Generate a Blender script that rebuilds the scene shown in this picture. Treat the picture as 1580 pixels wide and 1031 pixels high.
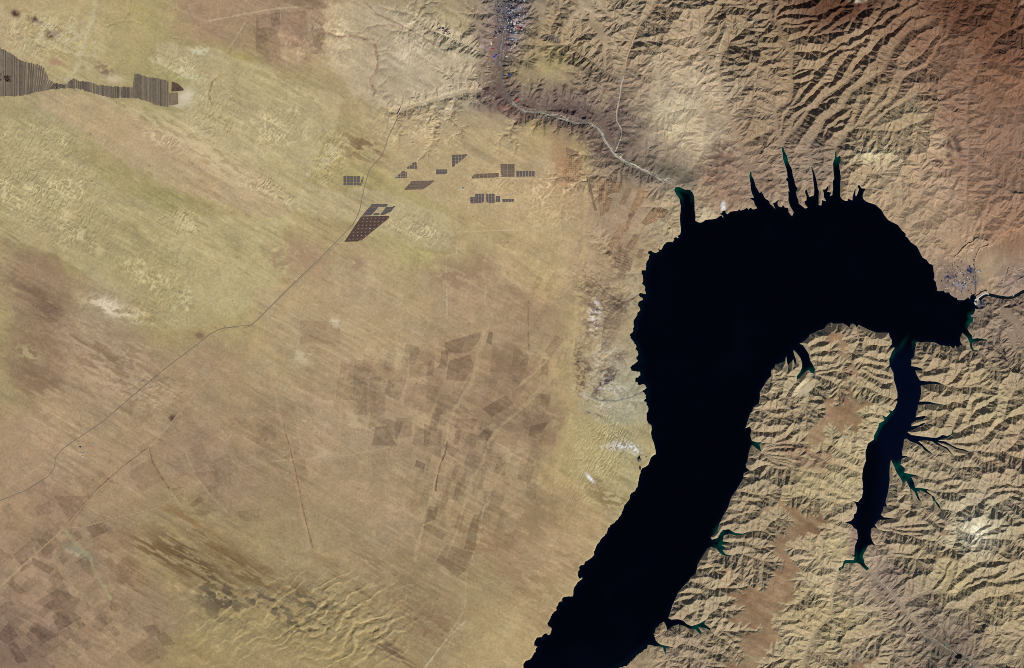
import bpy, bmesh, math, random
import numpy as np
# ---------------------------------------------------------------- camera, sky, sun, exposure
# A reservoir, river valley and desert plain seen from orbit height. 1 unit = 1 metre, north is up.
W_PX, H_PX = 1580.0, 1031.0        # the photograph, 30 m to a photo pixel
SUN_AZ, SUN_EL = 153.0, 34.0       # degrees, azimuth clockwise from north
scene = bpy.context.scene
for o in list(bpy.data.objects): bpy.data.objects.remove(o)
col = scene.collection
CAM_H = 420000.0
cam = bpy.data.cameras.new('camera'); cam_ob = bpy.data.objects.new('camera', cam); col.objects.link(cam_ob)
cam_ob.location = (0, 0, CAM_H); cam_ob.rotation_euler = (0, 0, 0)
cam.sensor_fit = 'HORIZONTAL'; cam.sensor_width = 36.0
cam.lens = 36.0 * (CAM_H - 120.0) / (W_PX * 30.0)
cam.clip_start = 1000.0; cam.clip_end = 2.0e6
scene.camera = cam_ob
world = bpy.data.worlds.new('World'); scene.world = world; world.use_nodes = True
nt = world.node_tree; nt.nodes.clear()
wo = nt.nodes.new('ShaderNodeOutputWorld'); bg = nt.nodes.new('ShaderNodeBackground'); sky = nt.nodes.new('ShaderNodeTexSky')
sky.sky_type = 'NISHITA'; sky.sun_disc = False
sky.sun_elevation = math.radians(SUN_EL); sky.sun_rotation = math.radians(SUN_AZ)
sky.altitude = 2600.0; sky.air_density = 0.8; sky.dust_density = 0.6
bg.inputs['Strength'].default_value = 0.05
nt.links.new(sky.outputs[0], bg.inputs['Color']); nt.links.new(bg.outputs[0], wo.inputs['Surface'])
sl = bpy.data.lights.new('sun', 'SUN'); sl.energy = 4.6; sl.angle = math.radians(0.5); sl.color = (1.0, 0.95, 0.88)
sun = bpy.data.objects.new('sun', sl); col.objects.link(sun)
sun.location = (0, 0, 30000)
sun.rotation_euler = (math.radians(90 - SUN_EL), 0, math.radians(180 - SUN_AZ))
scene.view_settings.view_transform = 'Standard'; scene.view_settings.look = 'None'
scene.view_settings.exposure = 0.0; scene.view_settings.gamma = 1.0
scene.view_settings.use_curve_mapping = False
scene.render.resolution_x, scene.render.resolution_y = 1024, 668
scene.cycles.use_denoising = False; scene.cycles.filter_width = 0.9; scene.cycles.max_bounces = 3; scene.cycles.diffuse_bounces = 2

COAST = "770,1130 808.2,1031.2 808.9,1023.9 810.5,1020.4 817.5,1018.1 822.2,1013.4 823.4,1008.7 826.9,1005.2 828.1,1000.5 830.4,997.7 825.3,995.8 825.7,990.7 829.2,985.3 835.1,983 837,986.5 837.9,980.6 843.3,978.3 845.6,980.6 849.6,979.5 851,973.6 851,967.8 846.8,965.4 845.1,963.1 848,958.9 850.3,951.4 855,944.4 859.2,941.6 858.5,937.4 863.2,930.4 866,928 869,930.4 867.8,925.7 869.7,922.2 876,920.5 884.7,921.7 885.4,914 886.1,905.8 890.1,902.7 891.7,898.8 899.4,892.9 898.2,890.6 893.6,892.9 891.7,888.2 892.4,883.6 894.7,881.2 893.6,875.4 896.4,872.3 901.1,871.9 902.9,867.2 908.8,863.7 917,857.8 917.7,850.8 919.3,845 924,838 927.5,832.1 933.8,827.9 936.1,823.9 939.2,815.7 942.7,811.1 949.7,806.4 954.4,800.5 960,793.5 961.1,787.6 963.7,781.5 967.2,776.2 971.6,770.1 972.4,765.7 975.9,760.5 980.3,758.8 981.2,754.4 984.7,750 985,743.1 986.8,740.4 987.3,734.3 989,730 990.4,723.9 995.1,721.2 1000.4,716.9 1002.6,710.8 1003.9,706.4 1007.3,703.4 1012.1,700.6 1011.4,695.1 1010.3,689.8 1008.6,682.8 1005.6,675.9 1004.4,668 1005.6,661.9 1004.7,655.8 1000.4,653.2 997.7,647.9 997.7,640.9 997.4,638.3 1000,634 1000.9,627 1000.7,630 1000.5,623.1 999.1,617.6 1000.7,614.3 1000.7,609.5 998,605.4 999.4,602 1000.7,600 1001.1,598 998.7,593.2 995.6,589.1 989.2,589.8 985.8,585.7 993.3,582.7 993,576.9 991,571.5 987.8,568.8 977.7,567.7 981.7,564 986.5,560.6 991,558.6 991.2,554.5 987.8,553.8 990.1,550.4 988.5,545.7 987.8,540.9 985.1,536.8 985.8,534.8 984.4,529.4 980.4,523.9 977,519.2 980.4,511.7 982.4,504.9 981.7,496.1 981.1,495.8 984.9,490.4 988.3,482.9 991,478.1 990.4,474.1 988.3,470.7 990.4,467.3 994.4,464.6 995.8,461.2 992.4,457.1 988.3,455.1 995.8,457.1 999.2,456.7 1000.1,452.3 997.8,446.9 997.2,441.5 995.1,436 995.8,427.9 995.1,421.1 998.8,419.8 1000.6,414.3 1002.6,404.8 1004.6,395.3 1006,391.9 1013.5,391.5 1020.2,386.5 1024.3,379 1028.4,373.6 1036.5,372.9 1032.8,373 1037.6,374 1040.3,369.8 1039.7,367.1 1042.9,366.6 1048.3,367.6 1045.1,363.9 1049.3,362 1050.9,355.4 1049.9,347.9 1049.3,334 1050.9,319.1 1049.3,312.7 1048.8,307.3 1045.1,302 1041.3,295.6 1040.3,292.4 1042.4,288.7 1048.3,288.4 1053.1,290.8 1057.3,292.6 1063.7,292.9 1068,296.1 1070.7,302 1071.7,312.7 1072,325.5 1073.3,334 1072.5,339.9 1076.5,342.5 1080.3,343.8 1084,342.5 1088.3,339.3 1099,338.3 1105.4,337.2 1109.6,334 1112.8,332.4 1115,335.1 1117.1,335.6 1113.9,331.3 1109.6,330.3 1113.9,328.7 1115,326 1119.2,324.6 1119.8,328.7 1122.4,330.8 1126.7,326.5 1133.1,325.7 1138.4,325.3 1140.6,322.3 1142.2,324.9 1148,323.3 1152.5,320.6 1155.1,323.8 1157.6,320 1162,323.2 1169,321.3 1164.6,316.2 1163.3,309.9 1157,306.1 1160.1,304.8 1163.9,306.1 1160.1,297.2 1158.2,290.9 1158.2,283.3 1156.3,270.6 1158.2,264.3 1159.5,266.8 1160.1,271.9 1162.7,275.7 1164.6,282 1165.8,287.1 1169,292.2 1170.9,295.9 1172.8,298.5 1174.1,294.1 1176.6,298.5 1180.4,306.1 1186.7,309.9 1188,314.3 1191.8,317.5 1196.8,323.2 1193.7,316.2 1192.4,313.7 1196.2,312.4 1201.9,307.3 1199.4,313.7 1200.6,318.1 1205.7,320 1208.2,316.2 1210.8,320 1215.8,320.6 1217.1,327.6 1222.2,333.9 1224.7,327.6 1220.9,321.3 1218.4,316.2 1216.5,308.6 1216.5,301 1215.8,294.7 1218.4,295.9 1216.5,288.4 1215.8,280.8 1212,276.3 1215.2,274.4 1214.6,266.8 1213.3,260.5 1210.8,252.9 1208.2,245.3 1207.6,236.5 1205.7,226.3 1208.9,227.6 1210.8,233.9 1214.6,240.3 1215.8,247.8 1219,255.4 1222.2,261.8 1223.4,270.6 1225.9,278.2 1227.2,285.8 1231,290.9 1228.5,295.9 1229.7,303.5 1232.3,309.9 1232.3,313.7 1238.6,318.7 1242.4,321.9 1246.2,320 1241.8,314.3 1241.4,309.9 1244.3,309.2 1244.3,302.3 1241.8,295.9 1244.3,290.9 1246.8,298.5 1248.7,303.5 1255.7,302.3 1256.3,295.9 1256.3,288.4 1255.1,280.8 1254.4,270.6 1251.3,256.7 1253.2,258 1256.3,265.6 1258.9,274.4 1260.8,282 1262,290.9 1263.9,294.7 1263.3,302.3 1263.3,316.2 1267.7,317.5 1268.4,308.6 1275.3,310.5 1271.5,304.8 1270.9,297.2 1269,292.2 1273.4,292.2 1278.5,285.8 1277.8,292.2 1275.9,295.9 1282.3,296.6 1280.4,302.3 1284.2,301 1285.4,290.9 1284.8,280.8 1287.3,274.4 1286.1,265.6 1285.4,251.6 1288,244.1 1288.6,235.2 1290.5,229.5 1290.5,236.5 1291.1,242.8 1296.8,239.6 1297.5,247.8 1294.9,252.9 1296.2,264.3 1297.5,273.2 1296.8,283.3 1296.8,295.9 1296.2,302.3 1299.4,307.3 1304.4,309.9 1308.9,309.9 1307.6,306.1 1315.2,309.2 1315.8,302.3 1318.4,294.7 1320.3,290.3 1319.6,298.5 1320.3,304.2 1323.4,298.5 1325.3,292.2 1322.8,286.5 1325.9,285.2 1329.1,290.3 1336.1,290.9 1332.9,295.9 1331,302.3 1332.3,307.3 1337.3,311.1 1340,312.2 1351.4,316 1359.7,323.5 1365.1,332.7 1370.4,339.5 1379.5,344.1 1385.6,347.1 1390.9,354.7 1397,360 1397.7,365.3 1400,366.1 1405.3,373.7 1415.2,380.5 1419,388.1 1423.5,397.2 1429.6,401 1434.2,407.1 1439.5,408.6 1441,420 1442.1,426.8 1440.7,431.5 1444.1,434.9 1444.8,440.4 1446.2,444.4 1445.5,448.5 1449.5,449.9 1455.7,448.5 1458.4,451.9 1464.5,451.2 1466.5,455.3 1473.3,459.4 1476,459.4 1477.4,463.4 1488.2,463.4 1493.7,458.7 1499.8,465.5 1503.8,462.1 1503.8,467.5 1507.2,471.6 1503.8,474.3 1504.5,479.7 1501.8,485.2 1497.1,486.5 1499.8,489.2 1501.8,488.5 1507.2,488.3 1501.8,489.9 1501.1,496 1500.2,501.4 1498.4,497.4 1496.4,498.7 1493.7,504.2 1493,508.2 1496.4,513.7 1499.8,517.1 1500.4,522.5 1508.6,521.8 1522.2,523.8 1524.2,527.2 1518.1,525.2 1508.6,526.6 1500.4,528.6 1499.8,534 1502.5,539.5 1508.6,540.8 1514.7,547.6 1508.6,542.8 1502.5,540.8 1501.1,542.8 1497.1,535.4 1495.7,527.2 1492.3,520.4 1488.2,516.4 1485.1,513.7 1481.4,521.8 1482.1,527.2 1486.2,533.3 1481.4,532.7 1480.1,535.4 1476,536.7 1474,533.3 1471.3,538.1 1467.9,535.4 1465.8,533.3 1463.8,535.4 1454.3,532.7 1452.3,534 1448.2,531.3 1442.1,528.6 1436.6,527.9 1427.1,527.9 1422.4,528.6 1414.3,527.2 1412.9,528.6 1413.3,532.6 1412,539.4 1411.3,547.5 1410.6,550.2 1405.9,555 1406.5,558.4 1405.9,564.5 1416,566.5 1424.2,569.3 1421.5,571.3 1412.7,572 1414,577.4 1419.4,586.9 1429.6,588.3 1443.2,588.9 1448.6,590.3 1456.8,593.7 1448.6,593.7 1440.5,592.3 1429.6,593.7 1420.8,595.1 1421.5,603.2 1420.8,612.7 1418.1,619.5 1432.3,619.5 1443.2,622.2 1456.8,624.3 1445.9,624.9 1432.3,623.6 1416.7,624.9 1416,633.1 1415.6,630 1413.8,639.3 1413,644 1426.2,641.6 1430.9,643.2 1423.1,647.1 1413.8,648.6 1406.8,653.3 1406,657.9 1416.9,656.4 1423.1,653.3 1429.3,651.7 1423.1,657.2 1416.9,658.7 1410.7,662.6 1399.8,666.5 1406,671.1 1416.9,672.7 1423.1,673.4 1435.5,675 1444.8,675.8 1451,673.4 1454.1,671.1 1461.9,672.7 1468.1,669.6 1470.4,661 1470.4,667.2 1479,667.2 1469.6,669.6 1465,674.2 1452.6,678.1 1446.4,679.7 1458.8,681.2 1469.6,687.4 1477.4,691.3 1488.3,693.6 1494.5,696.7 1500.7,696.7 1494.5,698.3 1485.2,695.2 1474.3,692.8 1466.5,688.2 1454.1,683.5 1446.4,682.8 1454.1,687.4 1461.9,690.5 1466.5,696.7 1473.5,703.7 1466.5,699 1460.3,692.8 1451,688.2 1444.8,685.9 1438.6,681.2 1429.3,679.7 1416.9,680.4 1423.1,685.9 1429.3,692.1 1438.6,699.8 1440.9,702.1 1432.4,698.3 1426.2,694.4 1423.1,689.7 1413.8,684.3 1404.5,681.2 1398.3,676.5 1395.2,678.1 1394.4,687.4 1392.1,695.2 1392.1,702.9 1402.9,704.5 1393.6,706.8 1391.3,709.1 1389.7,716.9 1395.2,721.5 1396.7,723.1 1395.2,729.3 1404.5,731.6 1416.9,733.2 1406,735.5 1410.7,744.8 1412.2,752.6 1420,752.6 1435.5,755.7 1429.3,757.2 1437.1,763.4 1441.7,766.5 1444,772.7 1449.5,779 1451.8,785.9 1465,786.7 1465,788.3 1451.8,787.5 1446.4,780.5 1441.7,772.7 1438.6,779 1440.5,774.3 1437.1,765 1427.8,760.3 1420,756.5 1415.3,758.8 1418.4,768.1 1423.1,776.6 1416.9,771.2 1410.7,758.8 1406,754.1 1402.9,763.4 1404.5,754.1 1398.3,741.7 1392.8,744.8 1389,737.1 1383.5,729.3 1379.7,720 1375,709.9 1373.4,716.9 1372.7,729.3 1373.1,740 1371.6,752.4 1370,761.7 1366.9,772.6 1366.9,776.5 1369.3,781.9 1363.8,781.9 1362.3,788.1 1359.2,794.3 1363.8,798.2 1379.3,799.8 1366.9,802.1 1356.1,802.1 1349.9,809.9 1354.5,816.1 1363.8,819.9 1376.2,819.9 1363.8,821.5 1356.1,817.6 1348.3,813.7 1344.4,816.1 1343.6,826.9 1346.7,836.2 1351.4,843.2 1345.2,840.1 1339.8,841.7 1335.9,848.7 1331.2,858 1332.8,862.6 1334.3,870.4 1341.3,877.4 1337.4,880.5 1331.2,875.1 1326.6,870.4 1321.9,868.1 1315.7,869.6 1307.9,868.8 1303.3,870.4 1301.7,876.6 1294,881.3 1294,876.6 1300.2,873.5 1301.7,865.7 1304.8,864.2 1317.3,864.2 1318.8,859.5 1311.8,854.9 1318,856.4 1319.6,840.9 1322.7,834.7 1314.2,828.5 1323.5,833.1 1322.7,817.6 1317.3,814.5 1314.2,809.9 1304.1,806 1313.4,803.6 1317.3,799 1317.3,794.3 1321.1,791.2 1322.7,783.5 1319.6,776.5 1314.9,772.6 1323.5,774.9 1329.7,767.9 1332,757.1 1327.3,750.9 1331.2,754 1331.2,744.7 1330,738.6 1331.6,723.1 1336.2,710.7 1335.4,698.3 1339.3,684.3 1348.6,678.1 1348.6,671.9 1354.8,661 1356.4,653.3 1364.9,648.6 1360.3,639.3 1367.2,644 1373.4,637.8 1371.1,632.3 1376.7,634.4 1380.7,630.4 1382.1,626.3 1384.8,619.5 1383.5,618.1 1378.7,618.1 1384.8,614.1 1384.8,605.9 1382.1,595.1 1379.4,586.9 1378.7,576 1373.9,566.5 1367.2,567.9 1372.6,563.8 1371.9,554.3 1373.9,550.2 1376,543.5 1380.7,536.7 1378.7,535.6 1369.9,538.7 1376,531.2 1376,524.4 1373.3,520.4 1371.2,513.6 1359.8,513.3 1351.6,513.3 1339.4,508.5 1332.6,505.1 1324.5,501.1 1322.4,506.5 1320.4,502.4 1315.6,499 1312.2,500.4 1311.6,505.1 1309.5,504.4 1305.5,501.7 1300,499 1290.5,499.7 1285.1,499.7 1282.4,497.7 1276.9,500.4 1274.2,503.8 1271.5,507.8 1266.1,509.2 1257.9,512.6 1249.8,516 1248.4,519.4 1243,524.8 1233.5,530.3 1238.9,532.3 1243,538.4 1247.7,545.2 1250.4,556.1 1255.2,564.2 1257.9,569.6 1256.6,576.4 1251.1,575.1 1247.7,571 1244.3,572.4 1238.9,577.8 1234.8,581.9 1230.1,585.9 1229.4,580.5 1234.8,573.7 1237.5,566.9 1237.5,560.1 1234.8,552 1229.4,545.2 1224,539.1 1225.3,546.6 1228,553.3 1229.4,561.5 1226,561.5 1224,554.7 1218.5,561.5 1215.8,564.2 1214.4,558.8 1213.1,550 1211.1,557.4 1204.9,560.1 1196.8,562.9 1195.4,566.9 1190,571 1190.5,580.2 1184.3,585.6 1177.3,597.3 1172.7,605 1172.7,614.3 1171.1,622.1 1162.6,628.3 1161,634.5 1157.9,637.6 1154.8,646.9 1150.2,660.9 1157.2,657.8 1159.5,664 1157.9,671.8 1160.3,680.3 1168.8,682.6 1174.2,681.9 1171.9,685.7 1175,697.4 1167.3,691.9 1160.3,686.5 1157.5,691.6 1154.6,703.3 1153.7,711 1150.8,716.8 1151.7,721.7 1156.6,725.6 1147.9,730.4 1146.9,736.2 1155.6,736.2 1146.9,738.2 1143,744.9 1136.2,756.6 1128.5,767.2 1123.6,782.8 1115.9,796.3 1110.1,808 1107.1,819.6 1096.5,829.3 1098.4,832.8 1107.1,830.3 1112,821.5 1115.9,817.7 1124.6,816.7 1134.3,822.5 1145.9,823.5 1159.5,819.2 1149.8,824.4 1136.2,826.4 1124.6,823.5 1116.8,826.4 1114.9,835.1 1127.5,837.4 1113,840.9 1119.7,844.8 1114.9,848.7 1119.7,855.5 1130.4,856.8 1120.7,858.4 1113,855.5 1105.2,846.7 1096.5,843.8 1091.6,846.7 1082.7,860.8 1076.9,870 1075.2,878.2 1073.5,885.7 1066.1,890.7 1062.8,896.5 1054.5,904.8 1046.2,914.7 1042.9,923 1037.9,933 1033.7,947.1 1031.2,953.7 1036.2,956.2 1046.2,955.4 1054.5,957.9 1059.4,962.9 1066.9,966.2 1077.7,962.9 1084.3,959.5 1089.3,955.9 1086.8,962.9 1095.9,969.5 1096.8,973.6 1089.3,969.5 1077.7,967.8 1082.7,976.1 1081,979.4 1072.7,971.1 1062.8,970.3 1056.1,966.2 1046.2,963.7 1037.9,966.2 1029.6,972.8 1027.9,966.2 1024.6,959.5 1018,962.9 1011.3,967.8 1007.2,976.1 1008,982.8 1011.3,989.4 1019.6,995.2 1029.6,996.9 1039.5,999.3 1027.9,999.3 1027.1,1011 1022.9,999.3 1013,996 1001.4,991.1 994.7,995.2 988.1,1001 978.2,1007.6 969.9,1015.9 963.2,1022.6 953.3,1025.9 950,1029.2 935,1040 880,1130"

RELIEF = """100,300,150,.5 400,300,150,.5 400,700,150,.5 700,700,140,.5 750,250,150,.5 850,500,120,.4 850,900,90,.4 600,900,120,.4
700,60,220,.6 600,110,100,.5 640,60,115,.45 560,60,110,.4 660,140,105,.5 560,200,110,.4 620,200,105,.45 680,205,105,.45 735,205,115,.5 700,120,125,.45 900,80,330,.7 860,150,200,.6 900,40,300,.6 1000,40,400,.8 1080,60,600,.5 1150,60,800,1 1130,20,800,1 1100,200,240,.2 1050,250,160,.25 1050,130,260,.28 1020,180,200,.22 1150,300,120,.3 1180,200,350,.5 1200,160,250,.5 1250,100,800,1 1330,60,800,1 1300,130,600,1 1250,160,600,1 1300,200,500,.9 1240,260,130,.45 1190,280,120,.4 1360,200,380,.6
1400,120,650,.6 1480,100,700,.4 1560,30,900,.6 1450,30,800,.55 1560,150,650,.25 1500,250,500,.3 1400,260,330,.45 1400,330,250,.3 1480,400,220,.28 1560,400,260,.25 1470,440,120,.2 1560,520,450,.6 1450,530,400,.9 1330,560,190,1 1295,545,120,1 1305,590,120,1 1250,680,120,1 1225,650,240,1 1255,630,260,1 1275,600,230,1 1195,640,210,1 1280,700,110,.9 1200,790,130,1 1240,800,120,1 1215,910,160,1 1235,940,190,.9 1190,985,190,1 1140,960,150,1 1130,925,150,1 1500,585,240,1 1545,590,240,1 1450,845,170,1 1480,855,180,1 1425,825,180,1 1540,870,220,1 1580,740,260,1 1340,505,230,1 1230,530,260,1 1300,640,150,1 1220,650,260,1 1180,620,220,1 1200,760,250,.9 1250,720,220,.6 1300,700,180,.5 1270,760,200,.5 1320,850,120,.4 1280,900,180,.5 1250,850,230,.6 1160,900,250,.9 1100,950,220,.9 1230,980,250,.6
1480,620,420,1 1560,600,480,1 1450,720,350,1 1560,760,450,1 1430,860,300,.9 1500,850,330,.8 1560,900,350,.8 1480,960,250,.7 1330,950,180,.6 1400,1000,250,.8 1560,1000,300,.6 1160,740,250,1 1110,860,220,1 1050,940,200,1
950,450,60,.2 920,550,60,.2 950,700,60,.2 930,350,120,.3 1000,330,110,.35 900,250,160,.45 850,200,150,.6 980,250,120,.5 1000,1010,150,.6"""

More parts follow.
